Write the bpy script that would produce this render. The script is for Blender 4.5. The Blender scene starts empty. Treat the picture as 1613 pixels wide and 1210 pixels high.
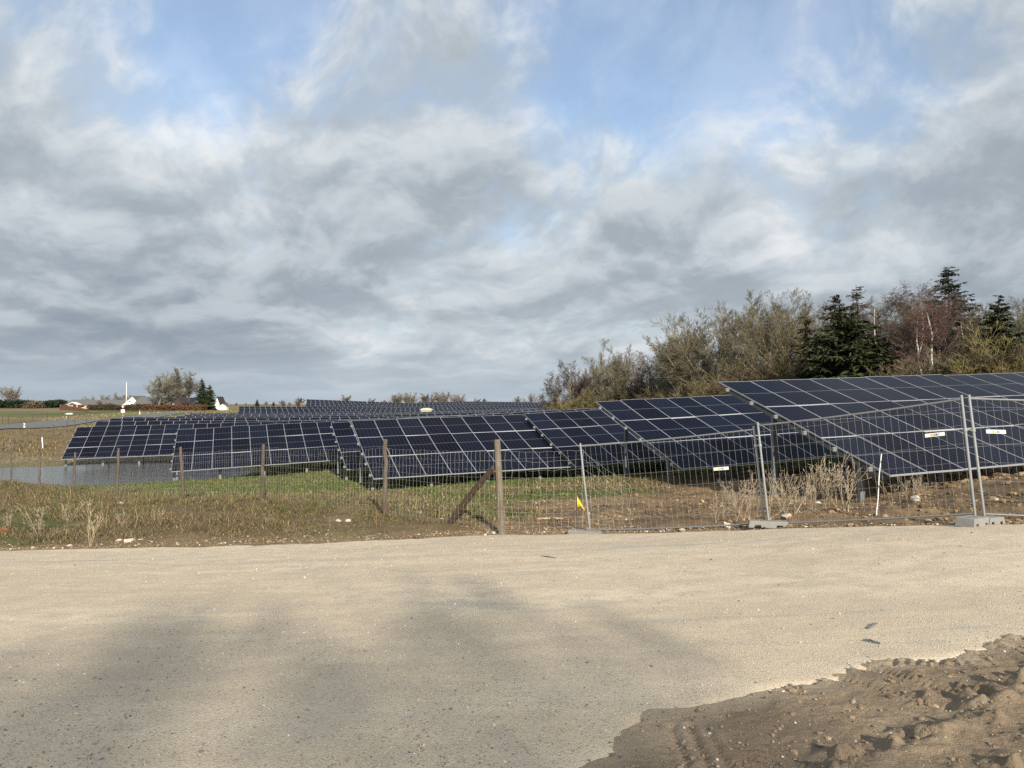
import bpy, math, random
import numpy as np
from mathutils import Matrix, Vector

SC = bpy.context.scene
COL = SC.collection
RS = np.random.RandomState(11)
rad = math.radians
FPX = 1192.4                      # focal length in pixels of the 1613 wide photograph
PIT = rad(1.469)                  # camera looks very slightly up
SUN = np.array([0.262, -0.866, 0.426]); SUN /= np.linalg.norm(SUN)

# ------------------------------------------------------------------ helpers
def link(o):
    COL.objects.link(o); return o

def tag(o, label=None, cat=None, group=None, kind=None):
    if label: o['label'] = label
    if cat: o['category'] = cat
    if group: o['group'] = group
    if kind: o['kind'] = kind
    return o

def empty(name, loc, label, cat, group=None):
    o = link(bpy.data.objects.new(name, None))
    o.location = loc; o.empty_display_size = .2
    return tag(o, label, cat, group)

def mesh_np(name, V, faces, mats=(), mi=None, col=None, uv=None, smooth=False):
    """faces: list of int arrays (n,3) or (n,4)"""
    me = bpy.data.meshes.new(name)
    V = np.asarray(V, np.float32).reshape(-1, 3)
    faces = [np.asarray(f, np.int32) for f in faces if len(f)]
    loops = np.concatenate([f.ravel() for f in faces])
    tot = np.concatenate([np.full(len(f), f.shape[1], np.int32) for f in faces])
    start = np.concatenate([[0], np.cumsum(tot)[:-1]]).astype(np.int32)
    me.vertices.add(len(V)); me.vertices.foreach_set('co', V.ravel())
    me.loops.add(len(loops)); me.loops.foreach_set('vertex_index', loops)
    me.polygons.add(len(tot)); me.polygons.foreach_set('loop_start', start)
    me.polygons.foreach_set('loop_total', tot)
    if mi is not None: me.polygons.foreach_set('material_index', np.asarray(mi, np.int32))
    for m in mats: me.materials.append(m)
    if uv is not None:
        l = me.uv_layers.new(name='UVMap'); l.data.foreach_set('uv', np.asarray(uv, np.float32).ravel())
    if col is not None:
        c = np.ones((len(V), 4), np.float32); c[:, :3] = col
        a = me.color_attributes.new('Col', 'FLOAT_COLOR', 'POINT'); a.data.foreach_set('color', c.ravel())
    me.polygons.foreach_set('use_smooth', np.full(len(tot), bool(smooth)))
    me.update(calc_edges=True); me.validate()
    return me

def obj(name, me, parent=None, M=None):
    o = link(bpy.data.objects.new(name, me))
    if parent is not None: o.parent = parent
    if M is not None: o.matrix_local = M
    return o

class MB:
    """collects boxes, prisms and tubes into one mesh"""
    def __init__(s): s.v = []; s.f = []; s.m = []
    def add(s, vs, fs, m=0):
        b = len(s.v); s.v += [tuple(v) for v in vs]
        for f in fs: s.f.append([b + i for i in f]); s.m.append(m)
    def box(s, lo, hi, m=0, M=None):
        x0, y0, z0 = lo; x1, y1, z1 = hi
        vs = [(x0,y0,z0),(x1,y0,z0),(x1,y1,z0),(x0,y1,z0),(x0,y0,z1),(x1,y0,z1),(x1,y1,z1),(x0,y1,z1)]
        if M is not None: vs = [M @ Vector(v) for v in vs]
        s.add(vs, [(0,3,2,1),(4,5,6,7),(0,1,5,4),(1,2,6,5),(2,3,7,6),(3,0,4,7)], m)
    def prism(s, poly, p0, ax, ay, az, L, m=0):
        """extrude 2D poly (along ax, ay) by L along az from p0"""
        p0, ax, ay, az = map(Vector, (p0, ax, ay, az)); n = len(poly)
        a = [p0 + ax*x + ay*y for x, y in poly]; b = [q + az*L for q in a]
        s.add(a + b, [tuple(range(n))[::-1], tuple(range(n, 2*n))] + [(i, (i+1) % n, n+(i+1) % n, n+i) for i in range(n)], m)
    def tube(s, pts, r, n=8, m=0, cap=True):
        pts = [Vector(p) for p in pts]; k = len(pts)
        rr = r if hasattr(r, '__len__') else [r]*k
        b = len(s.v); t0 = (pts[1]-pts[0]).normalized()
        up = Vector((0,0,1)) if abs(t0.z) < .9 else Vector((1,0,0))
        a = t0.cross(up).normalized()
        for i, p in enumerate(pts):
            t = (pts[min(i+1, k-1)] - pts[max(i-1, 0)]).normalized()
            a = (a - t*a.dot(t)).normalized(); c = t.cross(a)
            for j in range(n):
                th = 2*math.pi*j/n
                s.v.append(tuple(p + (a*math.cos(th) + c*math.sin(th))*rr[i]))
        for i in range(k-1):
            for j in range(n):
                s.f.append([b+i*n+j, b+i*n+(j+1) % n, b+(i+1)*n+(j+1) % n, b+(i+1)*n+j]); s.m.append(m)
        if cap:
            s.f.append([b+j for j in range(n)][::-1]); s.m.append(m)
            s.f.append([b+(k-1)*n+j for j in range(n)]); s.m.append(m)
    def mesh(s, name, mats, bevel=0, smooth=False):
        me = bpy.data.meshes.new(name)
        me.from_pydata(s.v, [], s.f); me.polygons.foreach_set('material_index', s.m)
        for m in (mats if isinstance(mats, (list, tuple)) else [mats]): me.materials.append(m)
        if smooth: me.polygons.foreach_set('use_smooth', [True]*len(s.f))
        me.update(); me.validate()
        if bevel:
            import bmesh
            bm = bmesh.new(); bm.from_mesh(me)
            bmesh.ops.recalc_face_normals(bm, faces=bm.faces)
            bmesh.ops.bevel(bm, geom=bm.edges[:], offset=bevel, segments=1, affect='EDGES')
            bm.to_mesh(me); bm.free()
        return me

# value noise -----------------------------------------------------------------
def _h(ix, iy, seed):
    n = (ix.astype(np.int64)*374761393 + iy.astype(np.int64)*668265263 + seed*974634777) & 0x7fffffff
    n = ((n ^ (n >> 13))*1274126177) & 0x7fffffff
    return ((n ^ (n >> 16)) & 0xffff)/65535.0
def vnoise(x, y, seed=0):
    x = np.asarray(x, float); y = np.asarray(y, float)
    ix = np.floor(x); iy = np.floor(y); fx = x-ix; fy = y-iy
    fx = fx*fx*(3-2*fx); fy = fy*fy*(3-2*fy)
    a = _h(ix, iy, seed); b = _h(ix+1, iy, seed); c = _h(ix, iy+1, seed); d = _h(ix+1, iy+1, seed)
    return (a*(1-fx)+b*fx)*(1-fy) + (c*(1-fx)+d*fx)*fy
def fbm(x, y, sc=1., octv=4, seed=0, gain=.5):
    r = 0; a = 1; s = 0
    for k in range(octv):
        r = r + a*vnoise(np.asarray(x)*sc+17.3*k, np.asarray(y)*sc-9.1*k, seed+k); s += a; a *= gain; sc *= 2.03
    return r/s
def sstep(a, b, x):
    t = np.clip((np.asarray(x)-a)/(b-a), 0, 1); return t*t*(3-2*t)

# camera rays -------------------------------------------------------------------
def pdir(px, py):
    a = (px-806.5)/FPX; b = -(py-605)/FPX
    c, s = math.cos(PIT), math.sin(PIT)
    v = np.array([a, c-s*b, s+c*b]); return v/v[1]          # scaled to y = 1
def at(px, py, d): return pdir(px, py)*d

# ------------------------------------------------------------------ materials
def newmat(name):
    m = bpy.data.materials.new(name); m.use_nodes = True
    nt = m.node_tree; b = nt.nodes['Principled BSDF']
    return m, nt, b
class NT:
    def __init__(s, nt): s.nt = nt
    def n(s, t, **kw):
        x = s.nt.nodes.new(t)
        for k, v in kw.items(): setattr(x, k, v)
        return x
    def l(s, a, b): s.nt.links.new(a, b)
    def math(s, op, a, b=None, c=None, clamp=False):
        x = s.n('ShaderNodeMath', operation=op, use_clamp=clamp)
        for i, v in enumerate((a, b, c)):
            if v is None: continue
            if hasattr(v, 'links'): s.l(v, x.inputs[i])
            else: x.inputs[i].default_value = v
        return x.outputs[0]
    def mix(s, f, a, b, blend='MIX'):
        x = s.n('ShaderNodeMix', data_type='RGBA', blend_type=blend)
        for i, v in ((0, f), (6, a), (7, b)):
            if hasattr(v, 'links'): s.l(v, x.inputs[i])
            else: x.inputs[i].default_value = v if i == 0 else (tuple(v) + (1,))[:4]
        return x.outputs[2]
    def noise(s, vec, scale, detail=4, rough=.5, dim='3D', dist=0.):
        x = s.n('ShaderNodeTexNoise', noise_dimensions=dim)
        if vec is not None: s.l(vec, x.inputs['Vector'])
        x.inputs['Scale'].default_value = scale; x.inputs['Detail'].default_value = detail
        x.inputs['Roughness'].default_value = rough; x.inputs['Distortion'].default_value = dist
        return x.outputs[0]
    def ramp(s, f, a, b, lo=0., hi=1.):
        x = s.n('ShaderNodeMapRange', interpolation_type='SMOOTHSTEP')
        s.l(f, x.inputs[0]); x.inputs[1].default_value = a; x.inputs[2].default_value = b
        x.inputs[3].default_value = lo; x.inputs[4].default_value = hi
        return x.outputs[0]
    def pos(s): return s.n('ShaderNodeNewGeometry').outputs['Position']
    def scale(s, v, sc, rot=0.):
        x = s.n('ShaderNodeMapping'); s.l(v, x.inputs[0])
        x.inputs['Rotation'].default_value = (0, 0, rot); x.inputs['Scale'].default_value = sc
        return x.outputs[0]
    def bump(s, h, strength, dist, bsdf):
        x = s.n('ShaderNodeBump'); s.l(h, x.inputs['Height'])
        x.inputs['Strength'].default_value = strength; x.inputs['Distance'].default_value = dist
        s.l(x.outputs[0], bsdf.inputs['Normal'])

def simple(name, col, rough=.7, metal=0., var=.25, vs=6., spec=.5, bump=0., obj_space=True):
    m, nt, b = newmat(name); t = NT(nt)
    v = t.n('ShaderNodeTexCoord').outputs['Object'] if obj_space else t.pos()
    n = t.noise(v, vs, 5, .6)
    c = t.mix(n, tuple(x*(1-var) for x in col), tuple(min(1, x*(1+var)) for x in col))
    t.l(c, b.inputs['Base Color']); b.inputs['Roughness'].default_value = rough
    b.inputs['Metallic'].default_value = metal; b.inputs['Specular IOR Level'].default_value = spec
    if bump: t.bump(n, .6, bump, b)
    return m

def attr_mat(name, rough=.8, var=.25, vs=3., spec=.3, transl=0., bump=0., bs=8.):
    """colour from the mesh's own Col attribute with a little noise"""
    m, nt, b = newmat(name); t = NT(nt)
    a = t.n('ShaderNodeAttribute', attribute_name='Col').outputs['Color']
    p = t.pos(); n = t.noise(p, vs, 4, .6)
    k = t.n('ShaderNodeMapRange'); t.l(n, k.inputs[0])
    k.inputs[1].default_value = .25; k.inputs[2].default_value = .75
    k.inputs[3].default_value = 1-var; k.inputs[4].default_value = 1+var
    vm = t.n('ShaderNodeVectorMath', operation='SCALE'); t.l(a, vm.inputs[0]); t.l(k.outputs[0], vm.inputs['Scale'])
    t.l(vm.outputs[0], b.inputs['Base Color'])
    b.inputs['Roughness'].default_value = rough; b.inputs['Specular IOR Level'].default_value = spec
    if bump:
        h = t.noise(p, bs, 6, .65); t.bump(h, .8, bump, b)
    return m

M = {}
# galvanised steel / aluminium
M['alu'] = simple('anodised_aluminium', (.62,.63,.65), .42, .35, .08, 3)
M['frame'] = simple('panel_frame_aluminium', (.40,.41,.43), .5, .2, .1, 3)
M['rail'] = simple('dull_galvanised_tube', (.19,.2,.2), .6, .3, .2, 5)
M['galv'] = simple('galvanised_steel', (.34,.355,.36), .5, .4, .2, 5)
M['steel_dark'] = simple('weathered_galvanised_steel', (.16,.18,.2), .5, .5, .2, 4)
M['netting'] = simple('bright_netting_wire', (.36,.355,.33), .5, .2, .15, 9)
M['wire'] = simple('galvanised_wire', (.33,.33,.31), .5, .3, .15, 9)
M['brace_wood'] = simple('dark_weathered_wood', (.085,.06,.042), .9, 0, .35, 6, .2, .006)
M['concrete'] = simple('grey_concrete', (.25,.245,.225), .9, 0, .25, 9, .3, .004)
M['plate'] = simple('white_sign_plate', (.78,.78,.76), .4, 0, .06, 8)
M['ink'] = simple('dark_blue_ink', (.05,.07,.13), .5)
M['yellow'] = simple('yellow_plastic', (.80,.56,.02), .5, 0, .12, 5)
M['white'] = simple('white_paint', (.78,.77,.73), .6, 0, .08, 3)
M['cream'] = simple('cream_render', (.80,.76,.66), .85, 0, .06, 1.5)
M['yellow_wall'] = simple('yellow_brick', (.66,.47,.22), .85, 0, .12, 3)
M['red_wall'] = simple('red_brown_boards', (.17,.045,.03), .8, 0, .2, 3)
M['dark_wood'] = simple('dark_stained_boards', (.05,.035,.03), .8)
M['brown_board'] = simple('red_brown_fence_boards', (.17,.07,.035), .85, 0, .3, 4)
M['roof'] = simple('grey_roof_sheets', (.13,.125,.12), .8, 0, .2, 1.5)
M['glass'] = simple('window_glass', (.03,.035,.04), .08)
M['red'] = simple('red_paint', (.5,.03,.03), .5)
M['orange'] = simple('orange_plastic_mesh', (.50,.12,.06), .7)
M['stone'] = simple('pale_flint_stone', (.52,.46,.36), .8, 0, .35, 14, .3, .01)
M['kiosk'] = simple('pale_green_kiosk_paint', (.50,.50,.38), .7, 0, .08, 2)
M['asphalt'] = simple('worn_asphalt', (.15,.15,.152), .9, 0, .15, .6, .3)
M['stalk'] = simple('dry_weed_stalk', (.43,.35,.24), .85, 0, .3, 7)
M['ground'] = attr_mat('field_soil_and_turf', .95, .35, 2.2, .15, bump=.03, bs=9)
M['blade'] = attr_mat('grass_blades', .75, .2, 1.5, .25)
M['needle'] = attr_mat('spruce_needles', .7, .25, 1.5, .25)
M['twig'] = attr_mat('bark_and_twigs', .85, .25, 2., .2)
M['pebble'] = attr_mat('mixed_pebbles', .75, .15, 30, .35)
M['clod'] = attr_mat('earth_clods', .95, .3, 9, .15, bump=.01, bs=40)

def wood_mat(name='weathered_wood', k=1.):
    m, nt, b = newmat(name); t = NT(nt)
    v = t.n('ShaderNodeTexCoord').outputs['Object']
    n = t.noise(t.scale(v, (26, 26, 1.6)), 1.6, 5, .65)
    n2 = t.noise(v, 2.3, 3, .6)
    c = t.mix(t.ramp(n, .3, .72), (.048*k,.038*k,.027*k), (.145*k,.112*k,.078*k))
    c = t.mix(t.ramp(n2, .4, .75), c, (.125*k,.105*k,.085*k))
    t.l(c, b.inputs['Base Color']); b.inputs['Roughness'].default_value = .85
    t.bump(n, .7, .006, b); return m
M['wood'] = wood_mat()
M['wood_grey'] = wood_mat('grey_weathered_wood', 1.55)

def cell_mat():
    m, nt, b = newmat('solar_cells_under_glass'); t = NT(nt)
    uv = t.n('ShaderNodeUVMap').outputs[0]
    s = t.n('ShaderNodeSeparateXYZ'); t.l(uv, s.inputs[0])
    u, v = s.outputs[0], s.outputs[1]
    fu = t.math('PINGPONG', t.math('MULTIPLY', u, 6.), .5)        # 0 at cell gaps
    gu = t.math('LESS_THAN', fu, .034)
    fv = t.math('PINGPONG', t.math('MULTIPLY', v, 24.), .5)
    gv = t.math('LESS_THAN', fv, .03)
    mid = t.math('LESS_THAN', t.math('ABSOLUTE', t.math('SUBTRACT', v, .5)), .0052)
    bus = t.math('LESS_THAN', t.math('PINGPONG', t.math('MULTIPLY', u, 60.), .5), .05)
    pn = t.noise(t.pos(), .22, 2, .5)
    base = t.mix(t.ramp(pn, .35, .65), (.0012,.0028,.0100), (.0018,.0026,.0085))
    rnd = t.n('ShaderNodeObjectInfo').outputs['Random']
    base = t.mix(rnd, base, (.0016,.0042,.0150))                 # modules differ a little from one another
    c = t.mix(t.math('MULTIPLY', bus, .12), base, (.05,.05,.06))
    c = t.mix(t.math('MULTIPLY', gv, .25), c, (.06,.065,.08))
    c = t.mix(t.math('MULTIPLY', gu, .8), c, (.04,.043,.058))
    c = t.mix(mid, c, (.15,.155,.175))
    dn = t.noise(t.pos(), 3.5, 6, .7)
    c = t.mix(t.ramp(dn, .3, .85, .003, .011), c, (.36,.31,.25))     # film of dust
    t.l(c, b.inputs['Base Color'])
    t.l(t.math('MULTIPLY_ADD', rnd, .12, .14), b.inputs['Roughness']); t.l(t.math('MULTIPLY_ADD', rnd, .035, 1.06), b.inputs['IOR'])
    return m
M['cell'] = cell_mat()

def far_cell_mat():
    m, nt, b = newmat('solar_cells_with_frames'); t = NT(nt)
    uv = t.n('ShaderNodeUVMap').outputs[0]
    s = t.n('ShaderNodeSeparateXYZ'); t.l(uv, s.inputs[0])
    fu = t.math('PINGPONG', s.outputs[0], .5); fv = t.math('PINGPONG', s.outputs[1], .5)
    g = t.math('MAXIMUM', t.math('LESS_THAN', fu, .027), t.math('LESS_THAN', fv, .018))
    mid = t.math('GREATER_THAN', fv, .495)
    wn = t.n('ShaderNodeTexWhiteNoise', noise_dimensions='2D'); fl = t.n('ShaderNodeVectorMath', operation='FLOOR'); t.l(uv, fl.inputs[0]); t.l(fl.outputs[0], wn.inputs['Vector'])
    c = t.mix(mid, t.mix(wn.outputs['Value'], (.004,.0055,.012), (.007,.009,.020)), (.11,.115,.13))
    c = t.mix(g, c, (.26,.27,.29)); t.l(c, b.inputs['Base Color'])
    b.inputs['Roughness'].default_value = .25; b.inputs['IOR'].default_value = 1.13
    return m
M['cell_far'] = far_cell_mat()

def gravel_mat():
    m, nt, b = newmat('pale_limestone_gravel'); t = NT(nt)
    p = t.pos()
    big = t.noise(t.scale(p, (.10, .42, 1), .12), 1., 5, .6, dist=.6)
    streak = t.noise(t.scale(p, (.22, 2.1, 1), -.02), 1.4, 5, .6, dist=.4)
    med = t.noise(p, 2.6, 6, .65)
    fine = t.noise(p, 55., 4, .75)
    vor = t.n('ShaderNodeTexVoronoi', feature='F1'); t.l(p, vor.inputs['Vector']); vor.inputs['Scale'].default_value = 85.
    c = t.mix(t.ramp(big, .36, .66), (.61,.495,.345), (.78,.65,.465))
    c = t.mix(t.ramp(streak, .45, .72, 0, .5), c, (.74,.63,.46))
    c = t.mix(t.ramp(streak, .46, .28, 0, .45), c, (.51,.425,.31))
    c = t.mix(t.ramp(med, .40, .66, 0, .8), c, (.56,.465,.345))
    grey = t.noise(t.scale(p, (.35, 1.3, 1), .06), .8, 6, .7, dist=.8)
    c = t.mix(t.ramp(grey, .56, .68, 0, .7), c, (.43,.40,.35))
    c = t.mix(t.ramp(fine, .35, .8, 0, .55), c, (.38,.315,.23))
    sp = t.n('ShaderNodeSeparateColor'); t.l(vor.outputs['Color'], sp.inputs[0])
    c = t.mix(t.math('MULTIPLY', t.math('GREATER_THAN', sp.outputs[0], .93), .5), c, (.22,.20,.18))
    c = t.mix(t.math('MULTIPLY', t.math('LESS_THAN', sp.outputs[1], .06), .5), c, (.70,.66,.58))
    t.l(c, b.inputs['Base Color']); b.inputs['Roughness'].default_value = .92
    b.inputs['Specular IOR Level'].default_value = .15
    # a few narrow tyre prints pressed into the surface
    s3 = t.n('ShaderNodeSeparateXYZ'); t.l(p, s3.inputs[0]); wob = t.math('MULTIPLY', t.math('SUBTRACT', t.noise(p, .9, 2), .5), .10)
    press = None
    for a0, b0, y0, y1, wd in ((.475, .121, 3.9, 6.9, .10), (2.35, -.06, 5.2, 8.4, .08), (-2.2, .62, 5.5, 12., .16), (-4.4, .75, 6., 13., .16)):
        f = t.math('ADD', t.math('SUBTRACT', s3.outputs[0], t.math('MULTIPLY_ADD', s3.outputs[1], b0, a0)), wob)
        band = t.math('MULTIPLY', t.ramp(t.math('ABSOLUTE', f), wd, wd*.6), t.math('MULTIPLY', t.ramp(s3.outputs[1], y0-.3, y0+.5), t.ramp(s3.outputs[1], y1+.6, y1-.8)))
        rib = t.math('GREATER_THAN', t.math('PINGPONG', f, .024), .012)
        lug = t.math('GREATER_THAN', t.math('PINGPONG', t.math('ADD', s3.outputs[1], t.math('MULTIPLY', f, .6)), .030), .012)
        q = t.math('MULTIPLY', band, t.math('MULTIPLY', rib, lug)); press = q if press is None else t.math('ADD', press, q)
    press = t.math('MULTIPLY', press, t.ramp(med, .38, .62))
    c = t.mix(t.math('MULTIPLY', press, .28), c, (.36,.29,.21)); t.l(c, b.inputs['Base Color'])
    h = t.math('ADD', t.math('MULTIPLY', press, -.35), t.math('MULTIPLY', med, .5)); h = t.math('ADD', t.math('MULTIPLY', h, 1.), t.math('ADD', t.math('MULTIPLY', fine, .35), t.math('MULTIPLY', vor.outputs['Distance'], .5)))
    t.bump(h, .55, .02, b); return m
M['gravel'] = gravel_mat()

def mud_mat():
    m, nt, b = newmat('damp_brown_mud'); t = NT(nt)
    p = t.pos()
    a = t.noise(p, 1.3, 5, .6); f = t.noise(p, 22., 6, .7); g = t.noise(p, 90., 3, .7)
    c = t.mix(t.ramp(a, .35, .65), (.245,.185,.122), (.33,.255,.17))
    c = t.mix(t.ramp(f, .35, .7, 0, .6), c, (.19,.145,.096))
    c = t.mix(t.ramp(g, .66, .74, 0, .6), c, (.40,.34,.26))
    em = t.n('ShaderNodeAttribute', attribute_name='Col'); sx = t.n('ShaderNodeSeparateColor'); t.l(em.outputs['Color'], sx.inputs[0])
    c = t.mix(sx.outputs[0], (.43,.345,.24), c)                  # dry dusty rim
    t.l(c, b.inputs['Base Color']); b.inputs['Roughness'].default_value = .82
    b.inputs['Specular IOR Level'].default_value = .25
    t.bump(t.math('ADD', f, t.math('MULTIPLY', g, .35)), 1., .03, b); return m
M['mud'] = mud_mat()

def water_mat():
    m, nt, b = newmat('shallow_flood_water'); t = NT(nt)
    p = t.pos()
    n = t.noise(t.scale(p, (.7, 3.2, 1), .25), 1.6, 4, .6)
    b.inputs['Base Color'].default_value = (.055,.06,.055,1)
    b.inputs['Roughness'].default_value = .13; b.inputs['IOR'].default_value = 1.33
    t.bump(n, .35, .05, b); return m
M['water'] = water_mat()
# ------------------------------------------------------------------ solar rows (measured plane positions)
PHI, TH = rad(19.746), rad(19.846)
CW, CHT = 1.154, 2.30
def axes(psi):
    p = rad(psi)
    u = np.array([math.cos(PHI)*math.cos(p), math.sin(PHI)*math.cos(p), math.sin(p)])
    w = np.array([math.sin(PHI), -math.cos(PHI), 0.])
    n = np.cross(u, -w); n /= np.linalg.norm(n)
    v = w*math.cos(TH) - n*math.sin(TH)
    return u, v, np.cross(u, -v)
# (origin of the upper left corner, [(columns, slope of the row in degrees), ...], detail)
ROWS = [
 ((6.42,23.51,.68), [(14,2.06)], 2),
 ((3.56,32.25,.08), [(16,2.61)], 2),
 ((-8.15,38.36,-.87), [(8,1.69)], 2),
 ((.62,40.9,-.57), [(14,2.78)], 2),
 ((-11.06,46.25,-1.17), [(10,2.73),(14,2.6)], 2),
 ((-22.84,51.76,-1.77), [(12,2.64),(8,2.1),(12,1.6)], 2),
 ((-37.43,65.29,-2.03), [(14,1.25),(14,1.1),(14,1.5)], 2),
 ((-40.61,74.07,-1.73), [(14,-.18),(14,.2),(14,1.),(8,1.)], 1),
 ((-43.54,82.18,-1.60), [(14,-.27),(14,.2),(14,1.2),(8,1.2)], 1),
 ((-46.82,91.19,-1.65), [(14,-.13),(14,.5),(14,1.3),(8,1.2)], 1),
 ((-44.5,100.5,-1.66), [(14,0.),(14,.6),(14,1.5),(12,1.3)], 0),
 ((-47.6,110.,-1.63), [(14,-.1),(14,.5),(14,1.6),(14,1.3)], 0),
 ((-51.,120.,-1.56), [(14,-.3),(14,.2),(14,1.4),(14,1.4)], 0),
 ((-58.6,162.,-1.80), [(14,-.3),(14,.5),(14,1.)], 0),
 ((-60.6,168.,-1.17), [(14,-.4),(14,-.3),(14,.5)], 0),
 ((-62.4,173.,-.66), [(14,-.3),(14,-.8),(14,.2)], 0),
 ((-49.4,181.,-.36), [(14,-1.6),(14,-1.3),(14,.2)], 0),
 ((-51.2,188.,.05), [(14,-1.9),(14,-1.5),(14,0)], 0),
 ((-53.4,196.5,.52), [(14,-2.),(14,-1.8),(14,-.2)], 0),
 ((-55.7,205.,1.13), [(14,-2.1),(14,-2.),(14,-.5)], 0),
 ((-30.,226.,-.75), [(14,.6),(14,-.2),(14,-.5)], 0),
 ((-31.,238.,-.3), [(14,.8),(14,-.3),(14,-.6)], 0),
 ((-32.,250.,.1), [(14,1.),(14,-.4),(14,-.7)], 0),
 ((-33.,263.,.35), [(14,1.3),(14,-.5),(14,-.9)], 0),
]
TABLES = []                       # (row, index in row, origin, columns, psi, detail)
for r, (o, segs, det) in enumerate(ROWS):
    p = np.array(o, float)
    for k, (nc, psi) in enumerate(segs):
        u, v, n = axes(psi)
        TABLES.append((r, k, p.copy(), nc, psi, det))
        p = p + u*(nc*CW + .16)

# ------------------------------------------------------------------ terrain
CP = [(0,0,-1.6),(-6,0,-1.75),(6,0,-1.5),(0,-20,-1.5),(-30,-10,-2),(30,-10,-1),(15,3,-1.4),
 (0,-60,-1.5),(-60,-40,-2),(60,-40,-.5),(-20,15,-3.2),
 (10.8,16,-1.66),(9.3,17,-2.02),(8,15.2,-2.16),(13,17,-1.55),(17,14,-1.5),(25,15,-1.2),
 (-.3,16.7,-2.82),(-3.3,19.9,-2.98),(-8,24.5,-3.22),(-12.2,28,-3.62),(-17.6,34,-4.16),(-22.5,39,-4.52),(-27.2,43.5,-4.80),(-31.5,47.6,-4.88),
 (8.7,17.6,-2.30),(8.4,18.4,-2.36),(6.4,23.5,-2.75),(7.3,21.3,-2.62),(5.6,26.8,-2.84),(6.6,16.3,-2.22),(4.4,29.9,-2.92),(2,21,-2.92),(-2,26,-3.2),(-6,31,-3.7),(0,33,-3.4),
 (-9,37,-3.95),(-14,40,-4.4),(-19.5,48.,-4.88),(-28,50,-5.35),(-34,55,-5.35),(-24,48,-5.2),(-37,51,-5.1),(-30,60,-5.2),(-40,60,-4.88),
 (-45,57,-4.65),(-50,75,-4.25),(-44,66,-4.65),(-60,60,-4.1),(-61.6,91,-3.15),(-67.8,126,-2.95),(-84,178,-2.85),(-60,100,-3.5),(-62,140,-3.2),
 (-75,100,-3.1),(-90,150,-3.05),(-140,150,-2.6),(-120,100,-3.),(-100,215,-2.5),(-117,250,-2.15),(-140,280,-2.2),(-217,350,-2.2),(-90,250,-2.2),
 (-180,200,-2.4),(-70,240,-2.),(-60,300,-1.6),(0,330,-1.4),(60,300,-1.),(40,160,-1.8),(37,75,-1.7),(60,90,-1.2),(45,55,-1.2),(18,110,-2.6),(10,140,-2.8),
 (30,40,-1.35),(60,40,-.8),(0,200,-2.9),(-20,150,-3.6),(-40,140,-4.),(0,500,-1.4),(-300,500,-2.),(300,500,0),(0,1400,-1.),(-1200,1000,-2.),(1200,1000,0),
 (-1200,0,-2),(1200,0,0),(0,-1000,-1),(-300,100,-2.5),(300,100,0)]
EDGE = [(0,866,17.),(200,861,17.2),(400,856,17.2),(600,849,17.),(790,842,16.7),(930,839.5,16.4),(1070,836,15.55),(1200,832.5,14.6),(1370,828,13.4),(1535,825,12.25),(1613,824,11.9),(1800,822,11.4)]
EPTS = np.array([at(*e) for e in EDGE])
for e, q in zip(EDGE, EPTS):                    # the track is a ruled surface from the viewer's feet to its far edge
    n0 = at(e[0], 1210, 3.63)
    for t in (0., .25, .5, .75, 1.): CP.append(tuple(n0*(1-t)+q*t))
for r, k, p, nc, psi, det in TABLES:
    u, v, n = axes(psi)
    if r < 2 and k == 0: ss = (nc*CW,)
    else: ss = (0., nc*CW)
    for s in ss:
        q = p + u*s + v*3*CHT
        CP.append((q[0], q[1], q[2]-.62))
CP = np.array(CP, float)
def _phi(d2): return np.sqrt(d2 + 9.0)
_n = len(CP)
_d2 = ((CP[:, None, :2]-CP[None, :, :2])**2).sum(2)
_A = np.zeros((_n+1, _n+1)); _A[:_n, :_n] = -_phi(_d2) + np.eye(_n)*.03; _A[:_n, _n] = 1; _A[_n, :_n] = 1
_w = np.linalg.solve(_A, np.append(CP[:, 2], 0))
def G(x, y):
    x = np.asarray(x, float); y = np.asarray(y, float); sh = x.shape
    x = x.ravel(); y = y.ravel(); out = np.empty(len(x))
    for i in range(0, len(x), 20000):
        d2 = (x[i:i+20000, None]-CP[None, :, 0])**2 + (y[i:i+20000, None]-CP[None, :, 1])**2
        out[i:i+20000] = -_phi(d2) @ _w[:_n] + _w[_n]
    return out.reshape(sh)
def g1(x, y): return float(G(np.array([x]), np.array([y]))[0])
def hit(px, py, lift=0.):
    """where the ray through a photograph pixel meets the terrain"""
    dv = pdir(px, py); ds = np.concatenate([np.arange(2, 60, .05), np.arange(60, 400, .5)])
    zz = G(dv[0]*ds, ds) - dv[2]*ds
    i = np.argmax(zz > 0) if (zz > 0).any() else len(ds)-1
    d = ds[i]; return np.array([dv[0]*d, d, g1(dv[0]*d, d)+lift])

EX = np.r_[-120,-60,-25, EPTS[:, 0], 14, 40.]
EY = np.r_[60,30,20, EPTS[:, 1], 11., 10.]
def road_edge(x): return np.interp(x, EX, EY)
def edge_wob(x): return (fbm(x, 0*x, .35, 4, 5)-.5)*.35 + (fbm(x, 0*x, 2.5, 3, 8)-.5)*.22

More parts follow.
